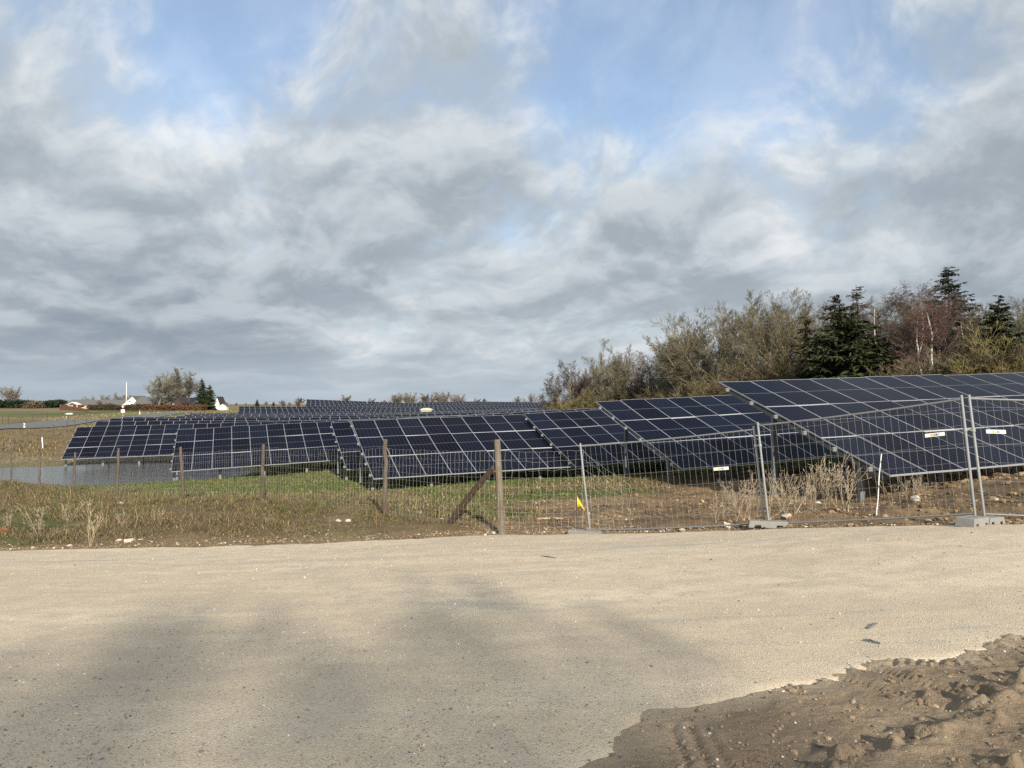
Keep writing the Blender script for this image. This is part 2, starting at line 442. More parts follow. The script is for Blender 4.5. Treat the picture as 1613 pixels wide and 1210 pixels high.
def road_dist(x, y):                 # >0 beyond the far edge of the gravel
    return y - road_edge(x) - edge_wob(x)
FA = np.array([-.3,16.7]); FD = np.array([-31.2,30.9]); FD /= np.linalg.norm(FD)
def fence_side(x, y):                # >0 on the field side of the wire fence
    return (x-FA[0])*FD[1]*1. - (y-FA[1])*FD[0]*1.
def ground_detail(x, y):
    """small relief of the ground: clods, tussocks"""
    rd = road_dist(x, y)
    off = sstep(0, .8, rd)
    near = 1-sstep(60, 120, y)
    soil = soil_mask(x, y)
    z = (fbm(x, y, 1.3, 4, 21)-.5)*.14*off*near*(.6+.8*soil)
    z += (fbm(x, y, 6., 3, 31)-.5)*.10*soil*off*near
    verge = sstep(0, 1.2, rd)*(1-sstep(10, 16, rd))*sstep(2, -1, x)
    z += verge*(.05+.18*(fbm(x, y, .5, 3, 41)-.35))
    z -= .10*(1-sstep(-.35, .05, rd))*(y > -30)
    return z
def soil_mask(x, y):
    s = sstep(-2., 2.5, x + .14*(y-16) + (fbm(x, y, .35, 3, 51)-.5)*3)*(1-sstep(27, 31, y - .45*(x-2) + (fbm(x, y, .5, 3, 52)-.5)*4))
    g = sstep(22.5, 25, y - .35*(x-2)+(fbm(x, y, .6, 2, 55)-.5)*3)*(1-sstep(4, 9, x))   # green strip under the tables
    return np.clip(s*(1-.8*g), 0, 1)

def lerp3(c, a, m): return c*(1-m[:, None]) + np.array(a)[None]*m[:, None]
def ground_col(x, y):
    n1 = fbm(x, y, .25, 4, 61); n2 = fbm(x, y, 1.1, 4, 62); n3 = fbm(x, y, .07, 3, 63); n4 = fbm(x, y, 4., 3, 66)
    c = np.tile(np.array([.135,.10,.055]), (len(x), 1))
    c = lerp3(c, (.075,.095,.028), sstep(.46, .66, n1)*.75)          # green turf
    c = lerp3(c, (.20,.155,.085), sstep(.50, .72, n2)*.6)            # straw
    # field inside the fence
    fs = sstep(-1, 1.5, fence_side(x, y))*(1-sstep(70, 80, y))
    f = np.tile(np.array([.155,.115,.055]), (len(x), 1))
    f = lerp3(f, (.085,.105,.026), sstep(.40, .62, n1))
    f = lerp3(f, (.10,.115,.03), sstep(28, 33, y)*.6)
    c = c*(1-fs[:, None]) + f*fs[:, None]
    s = soil_mask(x, y)
    so = lerp3(np.tile(np.array([.205,.138,.075]), (len(x), 1)), (.13,.09,.055), sstep(.42, .68, n2))
    so = lerp3(so, (.28,.20,.115), sstep(.58, .8, n4)*.6)
    c = c*(1-s[:, None]) + so*s[:, None]
    # bank behind the pond, brown field and green field across the road
    b = sstep(58, 64, y)*(x < -20)*(1-sstep(95, 110, y))
    bc = lerp3(np.tile(np.array([.19,.14,.075]), (len(x), 1)), (.12,.11,.045), sstep(.45, .65, n2))
    c = c*(1-b[:, None]) + bc*b[:, None]
    far = sstep(100, 115, y - .25*(x+60))*1.
    fc = lerp3(np.tile(np.array([.21,.165,.09]), (len(x), 1)), (.11,.12,.05), sstep(.45, .60, n3)*.8)
    st = sstep(.45, .6, fbm(x*.3+y*.05, y*1., .035, 3, 71))
    fc = lerp3(fc, (.24,.18,.09), st*.7)
    gr = sstep(150, 175, y)*sstep(-135, -120, x-.1*y+20)*(1-sstep(228, 235, y))
    fc = lerp3(fc, (.085,.115,.04), gr*.8)
    c = c*(1-far[:, None]) + fc*far[:, None]
    edge = (1-sstep(0., 1.3, road_dist(x, y)))*(y > 0)*(1-sstep(25, 40, y))
    c = lerp3(c, (.19,.14,.085), edge*.8)
    return c

def build_ground():
    a = np.radians(np.concatenate([np.arange(-180, -48, 4.), np.arange(-48, 48, .22), np.arange(48, 180.01, 4.)]))
    d = np.concatenate([[.0], np.geomspace(1.5, 60, 330), np.geomspace(60.5, 1600, 120)])
    A, D = np.meshgrid(a, d)
    X = np.sin(A)*D; Y = np.cos(A)*D
    x, y = X.ravel(), Y.ravel()
    z = G(x, y) + ground_detail(x, y)
    na, nd = len(a), len(d)
    i = np.arange(nd-1)[:, None]*na + np.arange(na-1)[None]
    q = np.stack([i, i+1, i+na+1, i+na], -1).reshape(-1, 4)
    me = mesh_np('ground', np.stack([x, y, z], 1), [q[:, ::-1]], [M['ground']], col=ground_col(x, y), smooth=True)
    tag(obj('ground', me), kind='structure')
build_ground()

BX = np.array([-1,.0,.24,.54,1.24,2.1,2.9,3.96,6,9,14.]); BY = np.array([2.0,3.2,3.63,4.08,4.70,5.1,5.35,5.85,6.6,7.2,8.])
def build_road():
    xs = np.concatenate([np.linspace(-110, -30, 100), np.linspace(-29.9, 14, 520), np.linspace(14.2, 45, 60)])
    vs = np.linspace(0, 1, 200)
    X, Vv = np.meshgrid(xs, vs)
    top = road_edge(X) + edge_wob(X); bot = np.full_like(X, -7.) + (X < -11)*(-11-X)*.35*1.0
    t = Vv**1.; Y = bot*(1-t)+top*t
    x, y = X.ravel(), Y.ravel()
    z = G(x, y) + .012 + (fbm(x, y, .7, 3, 81)-.5)*.028 + (fbm(x, y, 5, 3, 82)-.5)*.010
    z += ((Vv.ravel() > .985))*-.05
    z -= .14*sstep(.12, .30, mud_in(x, y))
    n = len(xs)
    i = np.arange(len(vs)-1)[:, None]*n + np.arange(n-1)[None]
    q = np.stack([i, i+1, i+n+1, i+n], -1).reshape(-1, 4)
    me = mesh_np('gravel_road', np.stack([x, y, z], 1), [q], [M['gravel']], smooth=True)
    tag(obj('gravel_road', me), kind='structure')
def roadz(x, y): return G(x, y) + .012 + (fbm(x, y, .7, 3, 81)-.5)*.028 + (fbm(x, y, 5, 3, 82)-.5)*.010

def mud_in(x, y): return np.interp(x, BX, BY) + (fbm(x, y, 1.6, 3, 91)-.5)*.5 - y
# ---- churned mud beside the track, lower right
def seg_d(x, y, pts):
    """distance to a polyline and position along it"""
    best = np.full(x.shape, 1e9); al = np.zeros(x.shape); acc = 0
    for (x0, y0), (x1, y1) in zip(pts[:-1], pts[1:]):
        dx, dy = x1-x0, y1-y0; L = math.hypot(dx, dy)
        t = np.clip(((x-x0)*dx+(y-y0)*dy)/L/L, 0, 1)
        e = np.hypot(x-x0-t*dx, y-y0-t*dy); m = e < best
        best = np.where(m, e, best); al = np.where(m, acc+t*L, al); acc += L
    return best, al
def mud_z(x, y):
    m = sstep(-.16, .10, mud_in(x, y)+(fbm(x, y, 9, 2, 89)-.5)*.12)
    z = (.008 + (fbm(x, y, .9, 3, 92)-.5)*.05 + (fbm(x, y, 4.5, 4, 93)-.5)*.040 + (fbm(x, y, 16, 4, 94)-.5)*.022)*sstep(0, .5, mud_in(x, y)) + sstep(.52, .75, fbm(x, y, 11, 3, 90))*.02*sstep(1.2, 2.4, x-.4*(y-3.5))
    wx = (fbm(x, y, 2.5, 3, 95)-.5)*.25; wy = (fbm(x, y, 2.5, 3, 96)-.5)*.25
    clod = sstep(.45, .8, fbm(x, y, 9, 3, 97))
    d, a = seg_d(x+wx, y+wy, [(.9,3.0),(1.45,3.5),(1.9,3.74),(2.3,3.98),(2.75,4.38),(3.2,4.72),(4.2,5.1),(6,5.8)])
    z += np.exp(-(d/.11)**2)*(.03+.07*clod)*(.5+fbm(x, y, 3.5, 2, 88))
    sd = (y-np.interp(x, [.9,1.45,1.9,2.3,2.75,3.2,4.2,6], [3.0,3.5,3.74,3.98,4.38,4.72,5.1,5.8]))
    z += .06*sstep(.10, -.12, sd)*sstep(1.0, 1.6, x)
    d2, a2 = seg_d(x+wx*.8, y+wy*.8, [(1.5,2.9),(2.05,3.25),(2.6,3.6),(3.3,4.1),(4.5,4.6)])
    z += np.exp(-(d2/.18)**2)*(.035+.05*clod)
    z += sstep(.5, .75, fbm(x, y, 2.2, 3, 98))*clod*.035*sstep(1.0, 2.2, x-.5*(y-3.5))
    for pts, w, dep in (([(2.35,5.15),(2.55,4.75),(2.72,4.35)], .05, .045), ([(2.05,4.98),(2.3,4.62),(2.42,4.3)], .045, .035),
                        ([(.86,4.15),(.83,3.7),(.78,3.2)], .02, .020), ([(.96,4.16),(.93,3.7),(.9,3.2)], .02, .022), ([(1.04,4.1),(1.02,3.6)], .018, .015)):
        d, a = seg_d(x+wx*.12, y+wy*.12, pts)
        z += -np.exp(-(d/w)**2)*dep*(.8+.35*np.sin(a*150)) + np.exp(-((d-w*2)/w)**2)*dep*.45
    # tread prints
    for pts, w in (([(1.05,3.45),(1.5,3.95),(1.85,4.5)], .16), ([(2.6,5.3),(3.2,5.25),(4.4,5.5)], .15), ([(1.35,3.3),(1.9,4.0),(2.2,4.6)], .10)):
        d, a = seg_d(x+wx*.15, y+wy*.15, pts)
        on = 1-sstep(w*.75, w, d)
        z += on*(-.012 + .022*(np.sin(a*2*math.pi/.075 + np.abs(d)*30) > .1))*sstep(.3, .6, fbm(x, y, 1.5, 2, 99))
    return m, z
build_road()
def build_mud():
    xs = np.concatenate([np.arange(-.6, 5.2, .0145), np.linspace(5.25, 14, 90)]); ys = np.concatenate([np.linspace(-3, 2.5, 40), np.arange(2.55, 6.6, .0145), np.linspace(6.65, 8.6, 30)])
    X, Y = np.meshgrid(xs, ys); x, y = X.ravel(), Y.ravel()
    m, mz = mud_z(x, y)
    z = roadz(x, y) + m*(.002+mz*.85) - (1-m)*.05
    n = len(xs); i = np.arange(len(ys)-1)[:, None]*n + np.arange(n-1)[None]
    q = np.stack([i, i+1, i+n+1, i+n], -1).reshape(-1, 4)
    q = q[m[q].max(1) > .02]
    used = np.unique(q); re = np.full(len(x), -1); re[used] = np.arange(len(used))
    e = sstep(-.08, .60, mud_in(x, y)+(fbm(x, y, 3.5, 3, 87)-.5)*.45)
    me = mesh_np('mud', np.stack([x, y, z], 1)[used], [re[q]], [M['mud']], col=np.repeat(e[used][:, None], 3, 1), smooth=True)
    tag(obj('mud_track', me), kind='structure')
build_mud()

# ---- flood water in the hollow
def build_pond():
    n = 96; V = []; 
    for k in range(n):
        a = 2*math.pi*k/n; r = 1+.06*math.sin(3*a+1)+.04*math.sin(5*a)
        V.append((-31+16*r*math.cos(a), 53+10.5*r*math.sin(a)+.25*(-16*math.cos(a))*.3, -4.95))
    V.append((-31, 53, -4.95))
    f = np.array([(k, (k+1) % n, n) for k in range(n)])
    tag(obj('pond_water', mesh_np('pond_water', V, [f], [M['water']])), kind='structure')
build_pond()

# ---- asphalt lane on the left
def strip(name, pts, w, mat, lift):
    pts = np.array(pts, float); L = np.r_[0, np.cumsum(np.hypot(*np.diff(pts, axis=0).T))]
    s = np.linspace(0, L[-1], 160); X = np.interp(s, L, pts[:, 0]); Y = np.interp(s, L, pts[:, 1])
    k = np.ones(15)/15; Xs = np.convolve(np.pad(X, 7, mode='edge'), k, 'valid'); Ys = np.convolve(np.pad(Y, 7, mode='edge'), k, 'valid')
    tx, ty = np.gradient(Xs), np.gradient(Ys); l = np.hypot(tx, ty); nx, ny = -ty/l, tx/l
    V = []; W = np.linspace(-w/2, w/2, 5)
    for o in W:
        x = Xs+nx*o; y = Ys+ny*o; V.append(np.stack([x, y, G(x, y)+lift], 1))
    V = np.concatenate(V); n = len(s); i = np.arange(4)[:, None]*n + np.arange(n-1)[None]
    q = np.stack([i, i+1, i+n+1, i+n], -1).reshape(-1, 4)
    tag(obj(name, mesh_np(name, V, [q[:, ::-1]], [mat], smooth=True)), kind='structure')
LANE = [(-55,40),(-60,62),(-66,95),(-73,130),(-84,175),(-87,195),(-84,212),(-74,222),(-50,232),(0,245)]
strip('asphalt_lane', LANE, 7.5, M['asphalt'], .10)
# ------------------------------------------------------------------ solar tables
PW, PH = 1.142, 2.288
def panel_mesh():
    m = MB()
    V = [(0,0,0),(PW,0,0),(PW,PH,0),(0,PH,0)]
    me = mesh_np('solar_panel', V, [np.array([(0,1,2,3)])], [M['cell']], uv=[(0,0),(1,0),(1,1),(0,1)])
    return me
def frame_mesh():
    m = MB(); a, b, h = .013, .022, .035
    m.box((0,0,-h), (PW,b,.003)); m.box((0,PH-b,-h), (PW,PH,.003))
    m.box((0,b,-h), (a,PH-b,.003)); m.box((PW-a,b,-h), (PW,PH-b,.003))
    m.box((a,b,-.012), (PW-a,PH-b,-.006), 1)
    return m.mesh('panel_frame', [M['frame'], M['plate']])
PANEL, FRAME = panel_mesh(), frame_mesh()
def cpost_mesh():
    m = MB(); w, d, t = .07, .05, .006                     # rolled C post, one metre tall
    m.box((-w,-d,0), (w,-d+t,1)); m.box((-w,-d+t,0), (-w+t,d,1)); m.box((w-t,-d+t,0), (w,d,1))
    m.box((-w+t,d-t,0), (-w+.03,d,1)); m.box((w-.03,d-t,0), (w-t,d,1))
    return m.mesh('post', M['rail'])
CPOST = cpost_mesh()
CPOSTB = CPOST.copy(); CPOSTB.materials.clear(); CPOSTB.materials.append(M['steel_dark'])
def rafter_mesh():
    m = MB(); m.box((-.03,.25,-.24), (.03,3*CHT-.25,-.125)); m.box((-.05,.25,-.13), (.05,3*CHT-.25,-.122))
    return m.mesh('rafter', M['steel_dark'])
RAFTER = rafter_mesh()
_rails = {}
def rail_mesh(nc):
    if nc not in _rails:
        m = MB(); L = nc*CW
        m.box((-.10,-.03,-.118), (L+.09,.03,-.04)); m.box((-.10,-.045,-.12), (L+.09,-.03,-.11))
        _rails[nc] = m.mesh('rail', M['galv'])
    return _rails[nc]
_seams = {}
def seam_mesh(nc):
    if nc not in _seams:
        m = MB(); m.box((.02,-.022,-.034), (nc*CW-.02,.022,-.006)); _seams[nc] = m.mesh('cover_rail', M['alu'])
    return _seams[nc]

ROWNAME = ['nearest', 'second', 'third', 'third', 'fourth', 'fifth', 'sixth', 'seventh', 'eighth', 'ninth', 'tenth', 'eleventh', 'twelfth']
ORD = ['first', 'second', 'third', 'fourth']
LAB = {
 (0,0): 'nearest solar table, behind the middle and right site fence panels',
 (1,0): 'solar table half hidden by the nearest one, behind the leftmost fence panel',
 (2,0): 'eight column solar table behind the grey braced fence post',
 (3,0): 'solar table with its lowest row in shade, behind the yellow flag',
 (4,0): 'solar table showing one narrow column left of the eight column table',
 (5,0): 'wide solar table over the right end of the flood water, leftmost of its row',
 (6,0): 'leftmost near solar table, standing in the grey flood water',
 (7,0): 'solar table just behind the one in the flood water, its corner showing left',
 (8,0): 'solar table two rows behind the one in the flood water',
 (9,0): 'solar table at the white road sign, three rows behind the one in the flood water',
}
def lab(r, k):
    if (r, k) in LAB: return LAB[(r, k)], None
    if r < 10: return '%s solar table from the left in the %s row back from the site fence' % (ORD[k], ROWNAME[r]), None
    if r < 13: return 'thin dark strip of solar panels among the flat rows behind the flood water rows', 'flat far strips of panels'
    if r < 16: return 'distant solar strip on the low step left of the panel covered rise', 'strips on the low step'
    if r < 20: return 'distant solar strip on the panel covered rise in the middle', 'strips on the rise'
    return 'farthest solar strip on the skyline left of the wood', 'strips on the skyline'

def far_table(r, k, p, nc, psi):
    u, v, n = axes(psi); e = p+v*3*CHT; z0 = g1(e[0], e[1])
    L = nc*CW; V = []; F = []; mi = []; uv = []
    c = [p, p+u*L, p+u*L+v*3*CHT, p+v*3*CHT]
    V += c; V += [q-n*.04 for q in c]
    F += [(0,3,2,1),(4,5,6,7),(0,1,5,4),(1,2,6,5),(2,3,7,6),(3,0,4,7)]; mi += [0,1,1,1,1,1]
    uvs = [(0,3),(0,0),(nc,0),(nc,3)] + [(0,0)]*20
    for i in range(int(L/2.63)):
        for f in (.37, .85):
            q = p+u*(.3+2.63*i)+v*(f*3*CHT)-n*.05; g = g1(q[0], q[1])-.2; b = len(V)
            for zz in (g, q[2]):
                V += [np.array([q[0]+dx, q[1]+dy, zz]) for dx, dy in ((-.06,-.05),(.06,-.05),(.06,.05),(-.06,.05))]
            F += [(b+j, b+(j+1) % 4, b+4+(j+1) % 4, b+4+j) for j in range(4)]; mi += [1]*4; uvs += [(0,0)]*16
    E = np.array([e[0], e[1], z0]); V = np.array(V)-E
    me = mesh_np('solar_table', V, [np.array(F)], [M['cell_far'], M['steel_dark']], mi=mi, uv=uvs)
    o = obj('solar_table', me); o.location = E
    l, g = lab(r, k); tag(o, l, 'solar table', g or 'rows of solar tables')

def mat4(ux, uy, uz, o):
    return Matrix(((ux[0],uy[0],uz[0],o[0]),(ux[1],uy[1],uz[1],o[1]),(ux[2],uy[2],uz[2],o[2]),(0,0,0,1)))

def near_table(r, k, p, nc, psi, det):
    u, v, n = axes(psi); up = -v
    e = p+v*3*CHT; E = np.array([e[0], e[1], g1(e[0], e[1])])
    l, g = lab(r, k)
    root = empty('solar_table', E, l, 'solar table', 'rows of solar tables')
    c0 = e-E                                        # lower left corner of the glass, local
    rs = np.random.RandomState(r*10+k)
    for j in range(3):
        for i in range(nc):
            o = c0 + u*(i*CW+(CW-PW)/2) + up*(j*CHT+(CHT-PH)/2) + n*rs.normal(0, .002)
            nn = n + u*rs.normal(0, .005) + up*rs.normal(0, .005); nn /= np.linalg.norm(nn)
            uu = u - nn*np.dot(u, nn); uu /= np.linalg.norm(uu); vv = np.cross(nn, uu)
            q = obj('solar_panel', PANEL, root, mat4(uu, vv, nn, o))
            if det == 2: obj('frame', FRAME, q)
            else:
                q.data = PANEL_F
    R = mat4(u, up, n, c0)
    if r <= 9:
        for j in range(3):
            for f in ((.24, .76) if det == 2 else (.5,)):
                obj('rail', rail_mesh(nc), root, R @ Matrix.Translation((0, (j+f)*CHT, 0)))
        for j in (1, 2):
            obj('cover_rail', seam_mesh(nc), root, R @ Matrix.Translation((0, j*CHT, 0)))
    L = nc*CW
    for i in range(int((L-.2)/2.63)+1):
        s = .14+2.63*i
        obj('rafter', RAFTER, root, R @ Matrix.Translation((s, 0, 0)))
        for f, me in ((.37, CPOSTB), (.85, CPOST)):
            w = e + u*s + up*((1-f)*3*CHT) - n*.13
            gz = g1(w[0], w[1])-.35; h = w[2]-gz
            T = Matrix.Translation((w[0]-E[0], w[1]-E[1], gz-E[2])) @ Matrix.Rotation(PHI, 4, 'Z') @ Matrix.Diagonal((1,1,h,1))
            obj('post', me, root, T)

def panel_f_mesh():
    """panel and frame in one mesh, for rows too far off to show the frame apart"""
    m = MB(); a, b, h = .02, .024, .035
    m.box((0,0,-h), (PW,b,.003), 1); m.box((0,PH-b,-h), (PW,PH,.003), 1)
    m.box((0,b,-h), (a,PH-b,.003), 1); m.box((PW-a,b,-h), (PW,PH-b,.003), 1)
    m.add([(a,b,0),(PW-a,b,0),(PW-a,PH-b,0),(a,PH-b,0)], [(0,1,2,3)], 0)
    me = m.mesh('solar_panel_far', [M['cell'], M['frame']])
    l = me.uv_layers.new(name='UVMap')
    for p in me.polygons:
        for li in p.loop_indices:
            co = me.vertices[me.loops[li].vertex_index].co
            l.data[li].uv = (co.x/PW, co.y/PH)
    return me
PANEL_F = panel_f_mesh()
for r, k, p, nc, psi, det in TABLES:
    if det: near_table(r, k, p, nc, psi, det)
    else: far_table(r, k, p, nc, psi)

# pale kiosk roof among the panels
def kiosk():
    w = at(672, 644.5, 150.); gz = g1(w[0], w[1]); h = w[2]-gz+.15
    root = empty('transformer_kiosk', (w[0], w[1], gz), 'low pale kiosk with a flat rounded roof rising among the distant panels', 'kiosk')
    m = MB(); m.box((-1,-.7,-.1), (1,.7,h-.35)); obj('cabinet', m.mesh('cabinet', M['kiosk'], .03), root)
    m = MB(); poly = [(-1.2,0),(1.2,0),(1.15,.18),(.7,.36),(0,.44),(-.7,.36),(-1.15,.18)]
    m.prism(poly, (0,-.85,h-.35), (1,0,0), (0,0,1), (0,1,0), 1.7); obj('roof', m.mesh('roof', M['kiosk']), root)
    m = MB(); m.box((-.9,-.73,.1), (-.02,-.7,h-.5)); m.box((.02,-.73,.1), (.9,-.7,h-.5)); obj('door', m.mesh('door', M['galv']), root)
kiosk()
# ------------------------------------------------------------------ wire fence with wooden posts
def make_wire_fence():
    pts = [(-.3,16.7),(-3.3,19.9),(-8,24.5),(-12.2,28.2),(-17.6,33.8),(-22.5,39),(-27.2,43.5),(-31.5,47.8),(-36,52.3)]
    px = [(783,692.5),(607.5,692),(415,700),(284.5,704),(187,706),(118.5,712.5),(62.3,711.5),(17.3,711),(None,None)]
    base = np.array([pts[0][0], pts[0][1], g1(*pts[0])])
    root = empty('wire_fence', base, 'wire netting fence on old wooden posts running from the track down to the flood water', 'fence')
    tops = []
    rs = np.random.RandomState(3)
    for i, ((x, y), (a, b)) in enumerate(zip(pts, px)):
        g = g1(x, y)
        top = at(a, b, y) if a else np.array([x, y, g+1.9])
        r = .078 if i == 0 else .058
        bot = np.array([x+ (.10 if i == 0 else rs.normal(0, .05)), y, g-.4])
        m = MB(); k = 9; P = []; Rr = []
        for j in range(k):
            t = j/(k-1); q = bot*(1-t)+top*t
            q = q + (rs.normal(0, .012, 3)*np.array([1,1,0]) if 0 < j < k-1 and i else 0)
            P.append(Vector(q-base)); Rr.append(r*(1.08-.16*t)*(1+rs.normal(0, .03)))
        Rr[-1] *= .93
        m.tube(P, Rr, 12); o = obj('post', m.mesh('post', M['wood' if i else 'wood_grey'], smooth=False), root)
        if i == 0: o['label'] = 'thick grey end post at the track'
        tops.append((top, bot, g))
    # brace of the end post
    b0 = hit(700, 830)-np.array([0,0,.12]); b1 = at(778, 737, 16.78)
    m = MB(); k = 7
    P = [Vector(b0*(1-t)+b1*t - base + np.array([0,0,1])*.07*math.sin(math.pi*t)) for t in np.linspace(0, 1, k)]
    m.tube(P, [.085,.082,.08,.077,.074,.07,.066], 10); obj('brace', m.mesh('brace', M['brace_wood']), root)
    # netting: horizontals and verticals with kinks
    P0 = []; P1 = []
    hz = [.06,.16,.26,.36,.46,.58,.72,.86,1.02,1.20,1.38,1.58,1.78]
    run = [np.array([2.45,15.75]), np.array([1.5,16.1])] + [np.array(p) for p in pts]
    run[2] = run[2]+np.array([0,-.08])
    gz = [g1(*p)+.02 for p in run]
    S = 0
    for a in range(len(run)-1):
        p, q = run[a], run[a+1]; L = np.linalg.norm(q-p)
        if a < 2: n = int(L/.15)
        else: n = max(2, int(L/.15))
        T = np.linspace(0, 1, n+1)
        xy = p[None]*(1-T[:, None])+q[None]*T[:, None]
        sag = .03*np.sin(math.pi*T)
        zb = gz[a]*(1-T)+gz[a+1]*T
        loose = .35 if a == 0 else .22 if a == 1 else .12
        col = []
        for h in hz:
            hh = h*(1.0 if a else (.55+.45*T[::1]))
            off = rs.normal(0, .02*loose+.006, (n+1, 3))
            pt = np.stack([xy[:, 0], xy[:, 1], zb+hh-sag], 1)+off
            pt[:, 2] += .06*loose*(fbm(T*L*1.3+S, T*0+h*5, 1, 2, 77)-.5)*4*(h > 1)
            col.append(pt); P0.append(pt[:-1]); P1.append(pt[1:])
        for i in range(len(hz)-1): P0.append(col[i]); P1.append(col[i+1])
        S += L
    P0 = np.concatenate(P0); P1 = np.concatenate(P1)
    V, F = tubes(P0-base, P1-base, np.full(len(P0), .0016), np.full(len(P0), .0016), 3)
    obj('netting', mesh_np('netting', V, [F], [M['netting']]), root)

def tubes(P0, P1, R0, R1, n):
    """many separate tapered tubes as one vertex / face array"""
    P0 = np.asarray(P0, float); P1 = np.asarray(P1, float)
    t = P1-P0; l = np.linalg.norm(t, axis=1, keepdims=True); t = t/np.maximum(l, 1e-9)
    up = np.where(np.abs(t[:, 2:3]) < .9, np.array([[0,0,1.]]), np.array([[1.,0,0]]))
    a = np.cross(t, up); a /= np.linalg.norm(a, axis=1, keepdims=True); b = np.cross(t, a)
    N = len(P0); V = np.empty((N, 2*n, 3))
    for j in range(n):
        th = 2*math.pi*j/n; d = a*math.cos(th)+b*math.sin(th)
        V[:, j] = P0+d*np.asarray(R0)[:, None]; V[:, n+j] = P1+d*np.asarray(R1)[:, None]
    base = (np.arange(N)*2*n)[:, None]
    F = [base+np.array([[j, (j+1) % n, n+(j+1) % n, n+j]]) for j in range(n)]
    return V.reshape(-1, 3), np.concatenate(F)
make_wire_fence()

# ------------------------------------------------------------------ site fence panels
def site_panel(A, B, h, label, sign_f, sign_h, lean=0.):
    # lean: how far the top of the left post sits left of its foot, per metre of height
    A = np.array(A, float); B = np.array(B, float)
    d = B-A; L = np.linalg.norm(d); u = d/L
    nrm = np.cross(u, [0,0,1.]); nrm /= np.linalg.norm(nrm); w = np.cross(nrm, u)      # up, inside the leaning panel's plane
    w = w/np.linalg.norm(w); nrm = np.cross(u, w)                                      # away from the viewer is -nrm
    w = np.array([-lean, 0, 1.])+nrm*.02; w /= np.linalg.norm(w); nrm = np.cross(u, w); nrm /= np.linalg.norm(nrm)
    root = empty('site_fence_panel', A, label, 'fence panel', 'steel site fence panels')
    Vv = lambda s, t, o=0.: Vector(u*s+w*t+nrm*o)
    e = .045
    for s in (e, L-e):
        m = MB(); m.tube([Vv(s, -.10), Vv(s, h)], .021, 12); m.tube([Vv(s, h-.004), Vv(s, h+.006)], .022, 12)
        for q in (.45, .95, 1.35): m.tube([Vv(s, q-.006), Vv(s, q+.006)], .0235, 10)
        obj('post', m.mesh('post', M['galv'], smooth=False), root)
    for t, nm in ((.03, 'bottom_rail'), (h-.06, 'top_rail')):
        m = MB(); m.tube([Vv(e+.02, t), Vv(L*.33, t-(.012 if t < 1 else .02)), Vv(L*.66, t-(.015 if t < 1 else .02)), Vv(L-e-.02, t)], .0165, 10)
        obj(nm, m.mesh(nm, M['rail']), root)
    P0 = []; P1 = []; rs = np.random.RandomState(int(L*100))
    for s in np.arange(e+.11, L-e-.03, .118):
        ts = np.linspace(.03, h-.06, 9); bow = rs.normal(0, .004)
        pp = [u*s+w*t+nrm*(.006+bow*math.sin(math.pi*t/h)) for t in ts]; P0 += pp[:-1]; P1 += pp[1:]
    for t in list(np.arange(.28, h-.15, .305)):
        ss = np.linspace(e, L-e, 9); pp = [u*s+w*(t-.012*math.sin(math.pi*s/L))+nrm*.004 for s in ss]; P0 += pp[:-1]; P1 += pp[1:]
    V, F = tubes(P0, P1, np.full(len(P0), .0016), np.full(len(P0), .0016), 5)
    obj('wire_grid', mesh_np('wire_grid', V, [F], [M['wire']]), root)
    # small white plate with a yellow mark and dark letters
    s, t = sign_f*L, sign_h*h
    m = MB(); Mx = mat4(u, w, nrm, u*s+w*t+nrm*.014)
    W, H = .30, .062
    m.box((-W/2,-H/2,0), (W/2,H/2,.004), 0, Mx)
    sg = obj('sign', m.mesh('sign', M['plate'], .001), root)
    m = MB(); m.box((-.062,-.020,.005), (-.030,.020,.0065), 0, Mx)
    m.box((-.052,-.025,.005), (-.036,-.020,.0065), 0, Mx)
    obj('yellow_mark', m.mesh('yellow_mark', M['yellow']), sg)
    m = MB(); x = -.024                                           # lettering, too small in the picture to read
    for g in ('L', 'C', 'O', 'L', 'C'):
        b = lambda x0, y0, x1, y1: m.box((x+x0, y0, .005), (x+x1, y1, .0065), 0, Mx)
        if g == 'L': b(0,-.017,.005,.017); b(.005,-.017,.015,-.011)
        elif g == 'C': b(0,-.017,.005,.017); b(.005,-.017,.015,-.011); b(.005,.011,.015,.017)
        else: b(0,-.017,.005,.017); b(.005,-.017,.011,-.011); b(.005,.011,.011,.017); b(.011,-.017,.016,.017)
        x += .019
    obj('lettering', m.mesh('lettering', M['ink']), sg)
    return root, u, w, nrm, L

